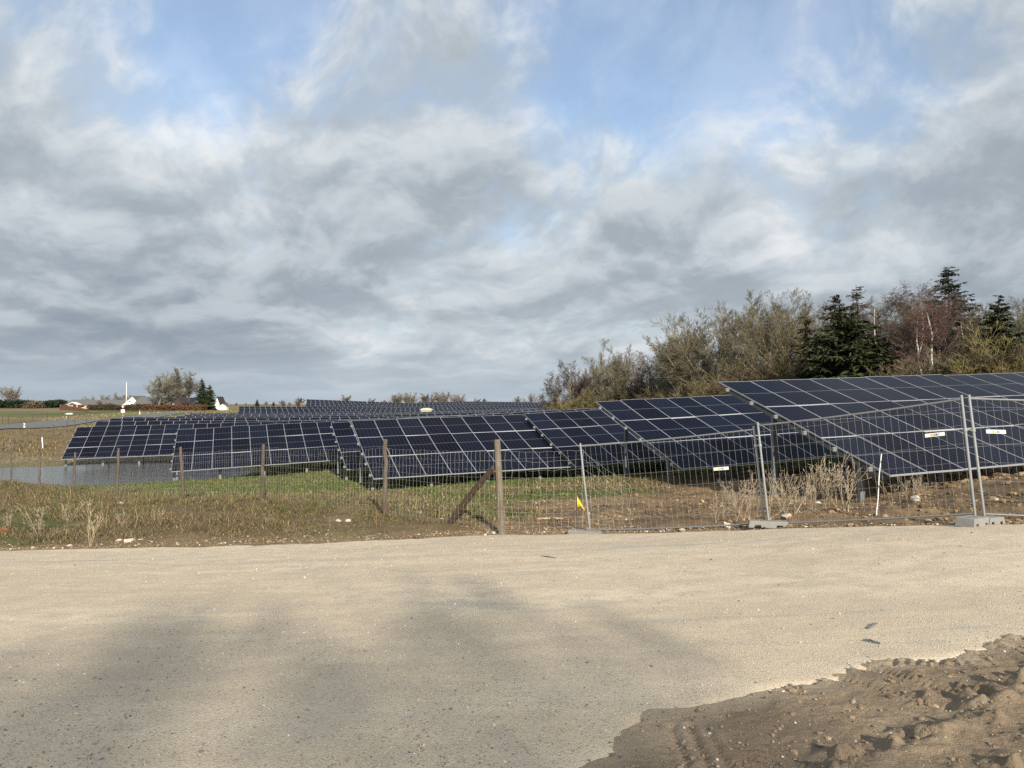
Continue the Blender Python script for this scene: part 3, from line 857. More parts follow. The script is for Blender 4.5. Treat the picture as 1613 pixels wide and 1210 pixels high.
FA_ = np.array([1.66,16.6,-2.80]); FB_ = np.array([4.955,14.78,-2.36]); FB2 = np.array([4.925,14.70,-2.355]); FC_ = np.array([7.685,12.53,-1.84]); FC2 = np.array([7.72,12.5,-1.845]); FD_ = np.array([11.15,12.05,-1.90])
p1 = site_panel(FA_, FB_, 1.93, 'leftmost steel mesh fence panel, tilted down beside the yellow flag', .80, .60, .100)
p2 = site_panel(FB2, FC_, 1.99, 'middle steel mesh fence panel with dry weeds behind it', .86, .70, .096)
p3 = site_panel(FC2, FD_, 2.0, 'rightmost steel mesh fence panel, cut off by the picture edge', .11, .70, .122)
def clamp(pa, pb, ta):
    """coupler joining the end posts of two neighbouring panels"""
    r1, u1, w1, n1, L1 = pa; r2, u2, w2, n2, L2 = pb
    a = np.array(r1.location)+u1*(L1-.045)+w1*ta; b = np.array(r2.location)+u2*.045+w2*ta
    root = empty('clamp', a, 'steel coupler joining the %s' % ('left and middle fence panels' if pa is p1 else 'middle and right fence panels'), 'coupler', 'fence couplers')
    d = Vector(b-a); m = MB()
    m.tube([Vector(w1)*-.028, Vector(w1)*.028], .032, 12); m.tube([d-Vector(w2)*.028, d+Vector(w2)*.028], .032, 12)
    obj('collar', m.mesh('collar', M['galv']), root)
    m = MB(); m.tube([d*.12, d*.88], .016, 8); m.tube([d*.5-Vector((0,.05,0)), d*.5+Vector((0,.02,0))], .009, 6)
    obj('bolt', m.mesh('bolt', M['galv']), root)
clamp(p1, p2, 1.55); clamp(p2, p3, 1.42)

def foot(loc, yaw, L, W, H, label, tilt=0.):
    root = empty('ballast_block', loc, label, 'concrete block', 'concrete blocks under the fence panels')
    # block with a groove under each end and sockets on top
    poly = [(-L/2,0),(-L*.36,0),(-L*.34,H*.42),(-L*.2,H*.42),(-L*.18,0),(L*.18,0),(L*.2,H*.42),(L*.34,H*.42),(L*.36,0),(L/2,0),(L/2-.02,H),(-L/2+.02,H)]
    m = MB(); c, s = math.cos(yaw), math.sin(yaw)
    m.prism(poly, (s*W/2,-c*W/2,0), (c,s,tilt), (0,0,1), (-s,c,0), W)
    obj('block', m.mesh('block', M['concrete'], .008), root)
    m = MB()
    for k in (-.12,-.04,.04,.12):
        m.tube([(c*k,s*k,H-.004),(c*k,s*k,H+.003)], .024, 10)
    obj('socket', m.mesh('socket', M['steel_dark']), root)
def gz3(x, y, dz=0): return (x, y, g1(x, y)+dz)
foot(hit(921,841)-np.array([0,0,.07]), rad(-25), .72, .24, .14, 'concrete foot sunk in the soil under the left end of the leftmost fence panel')
foot(hit(1210,831.5), rad(-12), .74, .22, .13, 'long pale concrete foot between the left and middle fence panels')
foot(hit(1532,830), rad(30), .46, .30, .15, 'notched concrete foot under the twin posts at right')
foot(hit(1562,826.5), rad(22), .36, .20, .12, 'small concrete foot touching the notched foot at right')

# ------------------------------------------------------------------ small things along the fence
def flag():
    b = hit(910.5, 839); d = b[1]; t = at(908.3, 780, d)
    root = empty('marker_flag', b, 'small yellow triangular flag on a grey wooden stake', 'flag')
    m = MB(); m.tube([Vector((0,0,-.25)), Vector(t-b)*.5+Vector((.004,0,0)), Vector(t-b)], [.026,.025,.021], 7); obj('stake', m.mesh('stake', M['wood']), root)
    a = at(909.3, 782, d-.03)-b; c = at(909.6, 799, d-.03)-b; e = at(921.5, 804, d-.10)-b
    n = 7; V = []; F = []
    for i in range(n):
        f = i/(n-1); p = a*(1-f)+e*f; q = c*(1-f)+e*f
        w = np.array([0, .035*math.sin(f*5.5), 0]); V += [p+w, q+w+np.array([0,.02*f*(1-f),0])]
    F = [(2*i, 2*i+1, 2*i+3, 2*i+2) for i in range(n-1)]
    me = mesh_np('cloth', V, [np.array(F)], [M['yellow']], smooth=True); o = obj('cloth', me, root)
    s = o.modifiers.new('thick', 'SOLIDIFY'); s.thickness = .004
flag()
def stick(name, p, q, r, mat, label, cat, group=None):
    p = np.array(p); q = np.array(q); m = MB(); d = Vector(q-p)
    m.tube([Vector((0,0,0)), d*.33+Vector((.01,0,.008)), d*.66+Vector((-.008,0,.006)), d], [r, r*.97, r*.95, r*.85], 8)
    o = obj(name, m.mesh(name, mat)); o.location = p; tag(o, label, cat, group); return o
b = hit(1379, 814); stick('marker_pole', b-np.array([0,0,.1]), at(1388.5, 715, b[1]+.25), .011, M['white'], 'thin white pole leaning behind the middle fence panel', 'pole')
def lay(name, a, b, r, mat, label, cat, lift=.04):
    return stick(name, hit(*a, lift), hit(*b, lift), r, mat, label, cat)
lay('yellow_pipe', (664,825), (693,824.5), .018, M['yellow'], 'thin yellow pipe end lying left of the brace foot', 'pipe')
lay('yellow_pipe', (708,827), (726,824.5), .035, M['yellow'], 'short thick yellow pipe lying right of the brace foot', 'pipe')
lay('grey_pipe', (727,826), (745,828.5), .022, M['galv'], 'grey pipe lying at the end of the yellow pipe', 'pipe')
lay('wooden_lath', (699,815), (731,824), .018, M['wood'], 'pale wooden lath across the brace foot', 'lath', .10)
lay('yellow_lath', (846,821.5), (888,821), .02, M['stalk'], 'pale lath lying in green grass left of the flag', 'lath', .06)
lay('twig', (1360,1013), (1386,1016), .009, M['steel_dark'], 'dark twig lying on the gravel above the mud', 'twig', .012)
lay('twig', (1366,992), (1381,985), .008, M['steel_dark'], 'short dark twig farther out on the gravel', 'twig', .012)
lay('twig', (852,878), (876,881), .01, M['wood'], 'brown twig on the gravel below the flag', 'twig', .014)
lay('dark_stick', (935,801), (958,798.5), .02, M['dark_wood'], 'dark slat lying on the soil behind the leftmost fence panel', 'stick', .05)
def scrap():
    p = hit(2, 842, .04); m = MB()
    for k in range(5): m.tube([Vector((-.2,.02*k,.015*k)), Vector((0,.03,.025*k+.01)), Vector((.15,.01*k,.018*k+.015))], .007, 5)
    for k in range(8): m.tube([Vector((-.19+.045*k,0,0)), Vector((-.17+.045*k,.03,.09))], .006, 5)
    o = obj('plastic_mesh', m.mesh('plastic_mesh', M['orange'])); o.location = p
    tag(o, 'scrap of orange red plastic mesh in the grass at the left edge', 'plastic scrap')
scrap()

# rocks -------------------------------------------------------------------------
def ico(sub):
    import bmesh
    bm = bmesh.new(); bmesh.ops.create_icosphere(bm, subdivisions=sub, radius=1.)
    v = np.array([q.co[:] for q in bm.verts]); f = np.array([[q.index for q in p.verts] for p in bm.faces]); bm.free(); return v, f
ICO1, ICO2, ICO3 = ico(1), ico(2), ico(3)
def rock(px, py, w, label, asp=.65, mat=None):
    rs = np.random.RandomState(int(px)); p = hit(px, py); r = w*p[1]/FPX/2
    v, f = ICO3; v = v.copy()
    for k in range(9):                                           # chop flat facets
        d = rs.normal(size=3); d /= np.linalg.norm(d); c = rs.uniform(.55, .85); s = v@d
        v = v-np.maximum(s-c, 0)[:, None]*d[None]
    v *= (1+.08*(fbm(v[:, 0]*2+v[:, 2], v[:, 1]*2, 1.5, 3, int(px))-.5))[:, None]
    v = v*np.array([1, rs.uniform(.7, 1), asp])*r
    o = obj('rock', mesh_np('rock', v, [f], [mat or M['stone']])); o.location = p+np.array([0,0,r*asp*.45]); o.rotation_euler = (0,0,rs.uniform(0,6))
    tag(o, label, 'rock', 'pale stones along the track')
for a in [(1239,816,17,'golden boulder behind the bottom rail beside the long concrete foot'),(1146,831,15,'white stone in front of the leftmost fence panel'),
          (1442,789,20,'pale round boulder on the soil under the nearest solar table'),(1137,799,8,'grey white stone on soil behind the leftmost panel'),
          (1570,789,9,'cream stone on the earth heap at right'),(1463,822,12,'flat white stone left of the notched foot'),
          (1289,795,12,'flat pale stone among the dry weeds'),(1246,796,9,'cream stone between the dry weeds'),
          (534,823,12,'pale stone in grass, left one of a pair'),(548,824,13,'brown stone in grass, right one of a pair'),
          (189,796,12,'white flat stone in the verge grass'),(71,801,8,'small white stone standing in the verge'),
          (203,856,20,'broad pale lump in the low clod ridge at the verge'),(188,855,13,'pale lump left in the low clod ridge'),
          (222,855,14,'pale lump right in the low clod ridge'),(110,861,9,'cream stone at the verge edge'),(84,856,8,'small stone in the verge, left of the cream one'),
          (52,864,7,'small grey stone at the track edge, far left'),(694,842,4,'tiny white stone below the brace, left'),(705,842,4,'tiny white stone below the brace, right'),
          (764,844,6,'orange tinted stone at the track edge by the end post'),(778,841,5,'white stone touching the end post'),(781,837,5,'grey pebble against the end post'),
          (448,835,8,'tan stone in the dark verge soil'),(697,821,10,'grey stone against the brace foot'),(620,815,7,'grey stone behind the second post'),
          (1085,833,9,'pale stones at the rail, right'),(1050,834,6,'pale stone at the rail, left'),(986,819,5,'small white stone on the soil by the flag'),(1223,825,8,'grey stone at the end of the long foot')]:
    rock(*a)
# ------------------------------------------------------------------ trees
def nrmz(v): return v/max(np.linalg.norm(v), 1e-9)
class Tree:
    def __init__(s, seed): s.rs = np.random.RandomState(seed); s.seg = [[] for _ in range(6)]; s.tip = []
    def grow(s, p, d, L, r, lv, P):
        rs = s.rs; n = P['n'][lv]; seg = L/n; mx = P['max']; rp = r
        kids = P['kids'][lv] if lv < mx else 0
        for i in range(n):
            d = nrmz(d + rs.normal(0, P['wob'][lv], 3) + np.array([0, 0, P['up'][lv]]))
            q = p+d*seg; f = (i+1)/n; r1 = max(r*(1-f*P['taper'][lv]), P['rmin'])
            s.seg[lv].append((p, q, rp, r1))
            if lv < mx and f > P['start'][lv]:
                k = kids/(n*(1-P['start'][lv])); k = int(k)+(rs.rand() < k-int(k))
                for _ in range(k):
                    t = rs.rand(); b = p*(1-t)+q*t
                    ax = nrmz(np.cross(d, rs.normal(size=3))); an = rad(P['ang'][lv]*rs.uniform(.6, 1.3))
                    cd = nrmz(d*math.cos(an)+ax*math.sin(an))
                    cl = L*P['ratio'][lv]*rs.uniform(.65, 1.15)*(1-P['apex'][lv]*f)
                    s.grow(b, cd, cl, max(r1*P['rr'][lv], P['rmin']), lv+1, P)
            p, rp = q, r1
        if lv == mx: s.tip.append(p)
        return p
    def segs(s, lo, hi):
        L = [x for l in s.seg[lo:hi] for x in l]
        return (np.array([x[0] for x in L]), np.array([x[1] for x in L]), np.array([x[2] for x in L]), np.array([x[3] for x in L]))

ASH = dict(max=4, n=[8,8,5,3,2], kids=[11,13,9,6,0], wob=[.05,.08,.10,.10,.10], up=[.03,.10,.07,.04,.02], taper=[.75,.85,.75,.6,.5],
           start=[.28,.15,.10,.05,0], ang=[40,42,38,28,0], ratio=[.95,.42,.48,.70,0], apex=[.35,.55,.3,.2,0], rr=[.55,.5,.5,.6,0], rmin=.0065)
SPREAD = dict(ASH, n=[6,8,6,3,2], kids=[10,13,8,6,0], ang=[52,42,38,28,0], ratio=[1.15,.45,.48,.70,0], up=[.02,.10,.07,.04,.02], start=[.35,.2,.12,.05,0], apex=[.3,.5,.3,.2,0])
POPLAR = dict(ASH, kids=[15,11,8,5,0], ang=[36,38,34,26,0], ratio=[.72,.42,.48,.72,0], up=[.03,.09,.07,.04,.02], start=[.22,.18,.12,.05,0], apex=[.4,.5,.3,.2,0])
BIRCH = dict(ASH, n=[10,7,5,4,3], kids=[13,12,8,5,0], wob=[.10,.12,.14,.14,.12], up=[.03,.05,-.02,-.13,-.2], ang=[42,42,40,38,0], ratio=[.45,.45,.45,.55,0], rmin=.006, start=[.4,.2,.15,.1,0], taper=[.75,.8,.75,.6,.4])
SMALL = dict(ASH, kids=[12,11,8,4,0], n=[7,5,4,3,2], ang=[46,42,38,30,0], ratio=[.8,.5,.48,.68,0], rmin=.007)

def tint(n, c, s, rs): return np.clip(np.array(c)[None]*(1+rs.normal(0, s, (n, 1)))*(1+rs.normal(0, s*.3, (n, 3))), .003, 1)

def leaf_quads(P, size, rs, aspect=.5, droop=0.):
    """small single faces at points P"""
    n = len(P); d = rs.normal(size=(n, 3)); d[:, 2] -= droop; d /= np.linalg.norm(d, axis=1, keepdims=True)
    e = np.cross(d, rs.normal(size=(n, 3))); e /= np.linalg.norm(e, axis=1, keepdims=True)
    sz = size*rs.uniform(.6, 1.4, (n, 1))
    V = np.stack([P, P+d*sz*.5+e*sz*aspect*.5, P+d*sz, P+d*sz*.5-e*sz*aspect*.5], 1).reshape(-1, 3)
    return V, (np.arange(n)*4)[:, None]+np.arange(4)[None]

def bare_proto(name, seed, H, P, bark, twig, tr, leaf=None, lean=(0,0), split=2, fork=1, thick=1.):
    t = Tree(seed); rs = t.rs
    P = dict(P); P['rmin'] = P['rmin']*thick
    for k in range(fork):
        d = np.array([lean[0]+rs.normal(0, .10 if fork > 1 else .02), lean[1]+rs.normal(0, .10 if fork > 1 else .02), 1.])
        t.grow(np.array([rs.normal(0, .15)*(fork > 1), 0, -.4]), nrmz(d), H*.6, tr, 0, P)
    tp_ = max((s[1] for l in t.seg for s in l), key=lambda q: q[2]); top = tp_[2]; sc = H/top
    def fix(q):                                # keep the top of the crown over the foot of the trunk
        q = q.copy(); k = np.clip(q[:, 2:3]/top, 0, 1)*.8; q[:, :2] -= k*tp_[None, :2]; return q
    me = []
    for lo, hi, nm, sides in ((0, split, 'trunk', 7), (split, 6, 'crown', 3)):
        p0, p1, r0, r1 = t.segs(lo, hi); p0, p1 = fix(p0), fix(p1); V, F = tubes(p0*sc, p1*sc, r0, r1, sides)
        c = bark if lo == 0 else twig
        col = np.repeat(tint(len(p0), c, .18, rs), 2*sides, axis=0)
        if lo == 0 and split == 2:                    # limbs take the twig colour towards their ends
            w = np.clip(V[:, 2]/H*1.2-.2, 0, 1)[:, None]; col = col*(1-.3*w)+np.array(twig)[None]*.3*w
        FF = [F]
        if lo and leaf:
            n, size, lc, dr = leaf
            tp = fix(np.array(t.tip))*sc; tp = tp[rs.randint(0, len(tp), n)]+rs.normal(0, .12, (n, 3))
            lv, lf = leaf_quads(tp, size, rs, .55, dr)
            FF.append(lf+len(V)); V = np.concatenate([V, lv]); col = np.concatenate([col, np.repeat(tint(n, lc, .3, rs), 4, axis=0)])
        me.append(mesh_np(name+'_'+nm, V, FF, [M['twig']], col=col))
    return ('bare', H, me)

def spruce_proto(name, seed, H, R, c1, c2, bare=.05, dens=1., ragged=.15, droop=.35, power=.8, step=.42):
    rs = np.random.RandomState(seed); P0 = []; P1 = []; R0 = []; R1 = []; sp = []; sd = []
    n = 12; xs = np.cumsum(rs.normal(0, .03, n+1)); zs = np.linspace(-.4, H, n+1)
    tp0 = np.stack([xs[:-1], xs[:-1]*.5, zs[:-1]], 1); tp1 = np.stack([xs[1:], xs[1:]*.5, zs[1:]], 1)
    rr = np.linspace(.022*H, .012, n+1)
    z = H*bare
    while z < H*.985:
        f = z/H; rmax = R*(1-f)**power*1.0+.12
        for k in range(int(rs.uniform(3, 6))):
            a = rs.uniform(0, 2*math.pi); L = rmax*rs.uniform(1-ragged*2, 1+ragged); 
            out = np.array([math.cos(a), math.sin(a), 0]); m = 5; p = np.array([0,0,z+rs.normal(0, .22)])
            for i in range(m):
                g = (i+.5)/m; sl = -droop*(1.1-1.6*g)*(1-f*.7)+.22*f
                d = nrmz(out+np.array([0,0,sl])+rs.normal(0, .05, 3)); q = p+d*L/m
                P0.append(p); P1.append(q); R0.append(.02+.02*L*(1-g)*.5); R1.append(.015)
                k2 = max(2, int(dens*(3+L*2.4)*(1.0 if g > .15 else .4)))
                t = rs.rand(k2, 1); b = p[None]*(1-t)+q[None]*t
                side = np.cross(d, [0,0,1]); s = rs.choice([-1, 1], (k2, 1))*rs.uniform(.2, 1, (k2, 1))
                dd = d[None]*rs.uniform(.2, .9, (k2, 1))+side[None]*s+np.array([[0,0,-1]])*rs.uniform(.05, 1.0, (k2, 1))
                sp.append(b); sd.append(dd*(.30+.22*(1-f))*rs.uniform(.7, 1.35, (k2, 1))*min(1, .45+L*.35)); p = q
        z += step*rs.uniform(.35, .8)*(.55+.5*(1-f))
    V, F = tubes(tp0, tp1, rr[:-1], rr[1:], 7)
    trunk = mesh_np(name+'_trunk', V, [F], [M['twig']], col=tint(len(V), (.10,.075,.055), .2, rs))
    V, F = tubes(np.array(P0), np.array(P1), np.array(R0), np.array(R1), 3)
    col = tint(len(V), (.07,.055,.035), .2, rs)
    B = np.concatenate(sp); D = np.concatenate(sd); n = len(B)
    e = np.cross(D, rs.normal(size=(n, 3))); e /= np.maximum(np.linalg.norm(e, axis=1, keepdims=True), 1e-9); w = np.linalg.norm(D, axis=1, keepdims=True)*.20
    S = np.stack([B, B+D*.45+e*w, B+D, B+D*.45-e*w], 1).reshape(-1, 3)
    tn = rs.rand(n, 1); cc = np.array(c1)[None]*(1-tn)+np.array(c2)[None]*tn; cc *= (1+rs.normal(0, .2, (n, 1)))
    FF = [F, (np.arange(n)*4)[:, None]+np.arange(4)[None]+len(V)]
    crown = mesh_np(name+'_crown', np.concatenate([V, S]), FF, [M['needle']], col=np.clip(np.concatenate([col, np.repeat(cc, 4, axis=0)]), .002, 1))
    return ('spruce', H, [trunk, crown])

def shrub_proto(name, seed, H, W, stems, bark, twig, leafn, leafc):
    t = Tree(seed); rs = t.rs
    P = dict(max=3, n=[5,4,3,2], kids=[9,7,5,0], wob=[.10,.11,.11,.11], up=[.10,.09,.07,.04], taper=[.7,.7,.6,.5], start=[.2,.15,.1,0], ang=[32,32,25,0],
             ratio=[.45,.52,.75,0], apex=[.35,.3,.2,0], rr=[.5,.55,.6,0], rmin=.007)
    for k in range(stems):
        a = rs.uniform(0, 2*math.pi); o = rs.uniform(0, 1)**.6
        d = nrmz(np.array([math.cos(a)*o*W/H*.9, math.sin(a)*o*W/H*.9, 1.])); b = np.array([math.cos(a)*o*W*.22, math.sin(a)*o*W*.22, -.1])
        t.grow(b, d, H*rs.uniform(.55, .95)*(1-.25*o), .035, 0, P)
    top = np.percentile([s[1][2] for s in t.seg[3]], 99); sc = np.array([1, 1, H/top])
    me = []
    for lo, hi, nm, sides in ((0, 1, 'stems', 5), (1, 6, 'crown', 3)):
        p0, p1, r0, r1 = t.segs(lo, hi); V, F = tubes(p0*sc, p1*sc, r0, r1, sides)
        col = np.repeat(tint(len(p0), bark if lo == 0 else twig, .22, rs), 2*sides, axis=0); FF = [F]
        if lo and leafn:
            tp = np.array(t.tip)*sc; tp = tp[rs.randint(0, len(tp), leafn)]+rs.normal(0, .15, (leafn, 3))
            lv, lf = leaf_quads(tp, .06, rs, .4); FF.append(lf+len(V)); V = np.concatenate([V, lv])
            col = np.concatenate([col, np.repeat(tint(leafn, leafc, .3, rs), 4, axis=0)])
        me.append(mesh_np(name+'_'+nm, V, FF, [M['twig']], col=col))
    return ('shrub', H, me)

OLIVE, TAN, GREYT, PURP = (.150,.134,.082), (.165,.147,.10), (.14,.125,.10), (.105,.082,.07)
PR = {
 'ash1': bare_proto('ash1', 1, 13, ASH, (.34,.31,.21), OLIVE, .30),
 'ash2': bare_proto('ash2', 2, 12, POPLAR, (.36,.325,.22), TAN, .27),
 'ash3': bare_proto('ash3', 3, 12, ASH, (.36,.325,.23), TAN, .25, fork=2),
 'ash4': bare_proto('ash4', 4, 13, SPREAD, (.31,.28,.19), (.16,.135,.085), .24),
 'purple': bare_proto('purple', 5, 9, SMALL, (.16,.12,.10), PURP, .13, leaf=(500, .16, (.13,.085,.06), .2)),
 'leafy': bare_proto('leafy', 6, 8, SMALL, (.17,.13,.10), (.13,.10,.08), .12, leaf=(1500, .18, (.12,.085,.055), .3)),
 'birch1': bare_proto('birch1', 7, 13, BIRCH, (.60,.56,.49), PURP, .15, split=1),
 'birch2': bare_proto('birch2', 8, 13, BIRCH, (.58,.54,.47), (.14,.085,.07), .14, lean=(.16,0), split=1, fork=2),
 'birch3': bare_proto('birch3', 9, 13, BIRCH, (.50,.43,.36), PURP, .15, lean=(.12,0), split=1),
 'farround': bare_proto('farround', 10, 14, SPREAD, (.15,.13,.09), (.21,.19,.145), .35, thick=2.6),
 'faroak': bare_proto('faroak', 12, 15, dict(SPREAD, kids=[13,14,9,6,0], ratio=[1.05,.45,.48,.7,0]), (.16,.145,.09), (.21,.19,.14), .38, thick=2.6),
 'fargrey': bare_proto('fargrey', 13, 9, dict(SPREAD, kids=[14,8,5,3,0], up=[.05,.16,.1,.06,.02]), (.2,.18,.15), (.21,.19,.15), .2, thick=3.5, fork=3),
 'fartree': bare_proto('fartree', 14, 9, SMALL, (.15,.12,.09), (.18,.155,.115), .2, thick=3.5),
 'farbrown': bare_proto('farbrown', 15, 9, SMALL, (.13,.09,.07), (.15,.11,.085), .2, thick=3.5),
 'spruceold': spruce_proto('spruceold', 21, 13, 3.4, (.015,.020,.009), (.040,.044,.017), .12, .8, .32, .55, .75, .5),
 'spruce': spruce_proto('spruce', 22, 10, 2.9, (.014,.022,.009), (.042,.054,.018), .03, 1.3, .14, .35, .8, .36),
 'spruceyoung': spruce_proto('spruceyoung', 23, 8, 3.0, (.014,.022,.008), (.046,.056,.017), .02, 1.5, .20, .40, .62, .34),
 'sprucethin': spruce_proto('sprucethin', 24, 11, 2.0, (.055,.048,.024), (.085,.080,.035), .15, .45, .4, .6, .8, .55),
 'sprucetop': spruce_proto('sprucetop', 25, 14, 3.2, (.014,.022,.012), (.035,.048,.022), .2, 1.1, .2, .15, .7, .5),
 'willow1': shrub_proto('willow1', 31, 4.2, 2.6, 26, (.15,.12,.07), (.165,.138,.06), 700, (.19,.145,.05)),
 'willow2': shrub_proto('willow2', 32, 3.8, 2.8, 25, (.14,.115,.07), (.145,.125,.065), 500, (.16,.13,.055)),
 'thorn': shrub_proto('thorn', 33, 4.0, 2.4, 26, (.12,.09,.065), (.128,.10,.062), 400, (.13,.095,.05)),
 'hazel': shrub_proto('hazel', 34, 4.5, 2.4, 24, (.16,.14,.095), (.15,.13,.088), 200, (.16,.135,.08)),
}
def plant(kind, px, d, label, cat, name, topy=None, group=None, H=None, wide=1., rot=None, base=None):
    k, h0, me = PR[kind]
    x = (px-806.5)/FPX*d*1.0; z = g1(x, d) if base is None else base
    if H is None: H = at(px, topy, d)[2]-z
    s = H/h0; rs = np.random.RandomState(int(px*7+d*13))
    root = empty(name, (x, d, z-.05), label, cat, group)
    root.rotation_euler = (0, 0, rs.uniform(0, 6.28) if rot is None else rot); root.scale = (s*wide, s*wide, s)
    for q, nm in zip(me, ('stem' if k == 'shrub' else 'trunk', 'crown')): obj(nm, q, root)
    return root
# --- the wood on the right, named trees first
T_ = [
 ('leafy',874,136,588,'small bare tree with a few brown leaves at the left tip of the wood','bare_tree',None),
 ('purple',906,130,566,'purplish bare tree second from the left end of the wood','bare_tree',None),
 ('purple',934,126,574,'low purplish bare tree between the leafy tip and the tan trees of the wood','bare_tree',None),
 ('ash2',962,118,531,'slender tan bare tree standing up left of centre in the low part of the wood','bare_tree',1.1),
 ('ash3',990,114,540,'forked tan bare tree next right of the slender tan one',  'bare_tree',None),
 ('leafy',1022,104,568,'bare tree with a dark ivy clump low in its crown','bare_tree',None),
 ('ash2',1042,106,512,'thin bare tree with a high narrow top left of the upright olive trees','bare_tree',None),
 ('ash2',1076,96,500,'upright olive bare tree, its pale trunk visible down to the shrubs','bare_tree',1.1),
 ('ash3',1104,94,482,'bare tree with a pale forked trunk beside the upright olive tree','bare_tree',None),
 ('ash4',1138,90,470,'broad bare tree left of the tallest round crown','bare_tree',None),
 ('ash1',1188,86,455,'tallest round bare crown in the middle of the wood','bare_tree',1.15),
 ('ash4',1222,84,466,'bare tree close to the right of the tallest round crown','bare_tree',None),
 ('ash1',1254,82,452,'tall fine twigged bare tree left of the dark spruces','bare_tree',None),
 ('ash2',1292,82,474,'thin bare tree peeping out over the left spruce','bare_tree',None),
 ('birch3',1318,80,466,'bare birch behind the ragged spruces','bare_tree',None),
 ('sprucethin',1272,74,492,'thin brownish spruce at the left of the dark spruces','spruce_tree',1.5),
 ('spruceold',1318,70,462,'ragged old dark spruce with open top','spruce_tree',1.45),
 ('sprucethin',1350,72,448,'spruce with a bare spiky tip, highest of the left spruces','spruce_tree',1.3),
 ('spruceyoung',1336,64,490,'broad dense green spruce in front of the ragged ones','spruce_tree',1.45),
 ('spruceyoung',1378,65,520,'low dense green spruce right of the broad one','spruce_tree',1.3),
 ('birch1',1402,64,444,'white stemmed birch just right of the green spruces','birch_tree',1.),
 ('birch1',1432,66,446,'double topped birch in the middle of the birches','birch_tree',1.),
 ('birch2',1458,61,448,'leaning pale birch under the tall spruce top','birch_tree',1.1),
 ('birch3',1482,66,442,'purple brown birch crown left of the tall spruce top','birch_tree',1.1),
 ('birch3',1522,70,462,'drooping purple birch between the tall spruce and the right spruce','birch_tree',1.2),
 ('sprucetop',1497,72,421,'tall dark spruce whose top stands highest in the wood','spruce_tree',1.5),
 ('spruce',1575,60,466,'single green spruce near the right edge','spruce_tree',1.15),
 ('ash1',1552,76,474,'bare tree behind the left flank of the single right spruce','bare_tree',None),
 ('ash3',1602,72,466,'bare tree cut by the right edge, beside the single spruce','bare_tree',1.1),
 ('ash1',1640,66,455,'bare tree outside the single spruce at the far right','bare_tree',1.1),
]
for kind, px, d, ty, l, nm, w in T_:
    plant(kind, px, d, l, {'bare_tree': 'bare tree', 'spruce_tree': 'spruce', 'birch_tree': 'birch'}[nm], nm, ty, 'trees of the wood', wide=(w or 1.)*(1.08 if nm == 'bare_tree' else 1.1 if nm == 'birch_tree' else 1.))
for i, (px, d, ty) in enumerate([(920,146,580),(948,142,566),(975,136,556),(1012,130,552),(1030,126,548),(1058,120,530),(1090,114,516),(1122,110,505),(1160,106,486),(1205,102,476),(1238,100,478),
                    (1275,96,486),(1305,94,488),(1340,90,476),(1385,86,462),(1418,84,462),(1448,88,458),(1538,84,480),(1570,86,484),(1620,82,476),(1470,82,470),(1512,90,470)]):
    plant(['ash3','ash1','ash2','birch3','ash4'][i % 5], px, d, 'bare tree standing deep inside the wood behind the front trees', 'bare tree', 'bare_tree', ty, 'inner trees of the wood', wide=1.1)
EPX = [850,950,1050,1150,1250,1350,1450,1550,1660]; ED = [138,112,97,83,73,63,57.5,54,51]
EL = {'willow1': ('yellow brown willow bush in the thicket along the edge of the wood', 'willow bushes of the thicket'),
      'willow2': ('olive brown bush in the thicket along the edge of the wood', 'olive bushes of the thicket'),
      'thorn': ('reddish brown thorn bush in the thicket along the edge of the wood', 'thorn bushes of the thicket'),
      'hazel': ('greyish bare hazel bush in the thicket along the edge of the wood', 'hazel bushes of the thicket')}
def bush(kind, px, ty, dd=0., w=1.):
    d = np.interp(px, EPX, ED)+dd
    l, g = EL[kind]; plant(kind, px, d, l, 'bush', 'bush', ty+(24 if px < 1240 else 14), g, wide=w*1.35)
for a in [('thorn',846,630,2,1.2),('willow1',868,612,0,1.2),('willow1',894,600,1,1.2),('willow1',916,594,0,1.2),('willow2',938,592,1,1.2),('willow1',958,590,0,1.1),('hazel',978,585,2,1.1),('willow2',1000,584,1,1.1),
          ('hazel',1018,580,2,1.1),('willow2',1040,584,0,1.1),('thorn',1062,582,1,1.1),('willow2',1084,580,0,1.1),('hazel',1102,574,2,1.1),('willow1',1116,578,-1,1.1),('willow1',1138,570,0,1.1),('willow2',1160,566,2,1.1),
          ('thorn',1180,556,1,1.2),('thorn',1202,548,0,1.15),('willow1',1222,560,1,1.1),('willow1',1244,560,0,1.1),('willow2',1262,566,1,1.1),('thorn',1288,570,0,1.),('willow2',1402,566,1,1.),('thorn',1422,566,1,1.1),
          ('thorn',1444,562,1,1.1),('hazel',1462,562,1,1.1),('willow2',1484,558,0,1.2),('hazel',1508,550,2,1.2),('thorn',1526,534,0,1.1),('willow1',1546,530,0,1.2),('willow1',1570,532,-1,1.2),('willow1',1592,536,0,1.1),('thorn',1612,540,0,1.1),('willow1',1640,538,0,1.2),
          # second rank, closing the gaps
          ('hazel',885,622,8,1.3),('thorn',925,608,8,1.3),('willow2',966,598,8,1.3),('thorn',1008,590,8,1.3),('hazel',1050,584,8,1.3),('thorn',1092,578,8,1.3),('hazel',1132,570,8,1.3),('willow2',1168,563,8,1.3),('hazel',1212,550,7,1.3),
          ('thorn',1256,574,7,1.3),('hazel',1300,579,8,1.3),('thorn',1400,564,8,1.3),('hazel',1440,559,8,1.3),('thorn',1480,554,8,1.3),('hazel',1520,549,8,1.3),('thorn',1560,549,8,1.3),('hazel',1600,549,8,1.3)]:
    bush(*a)
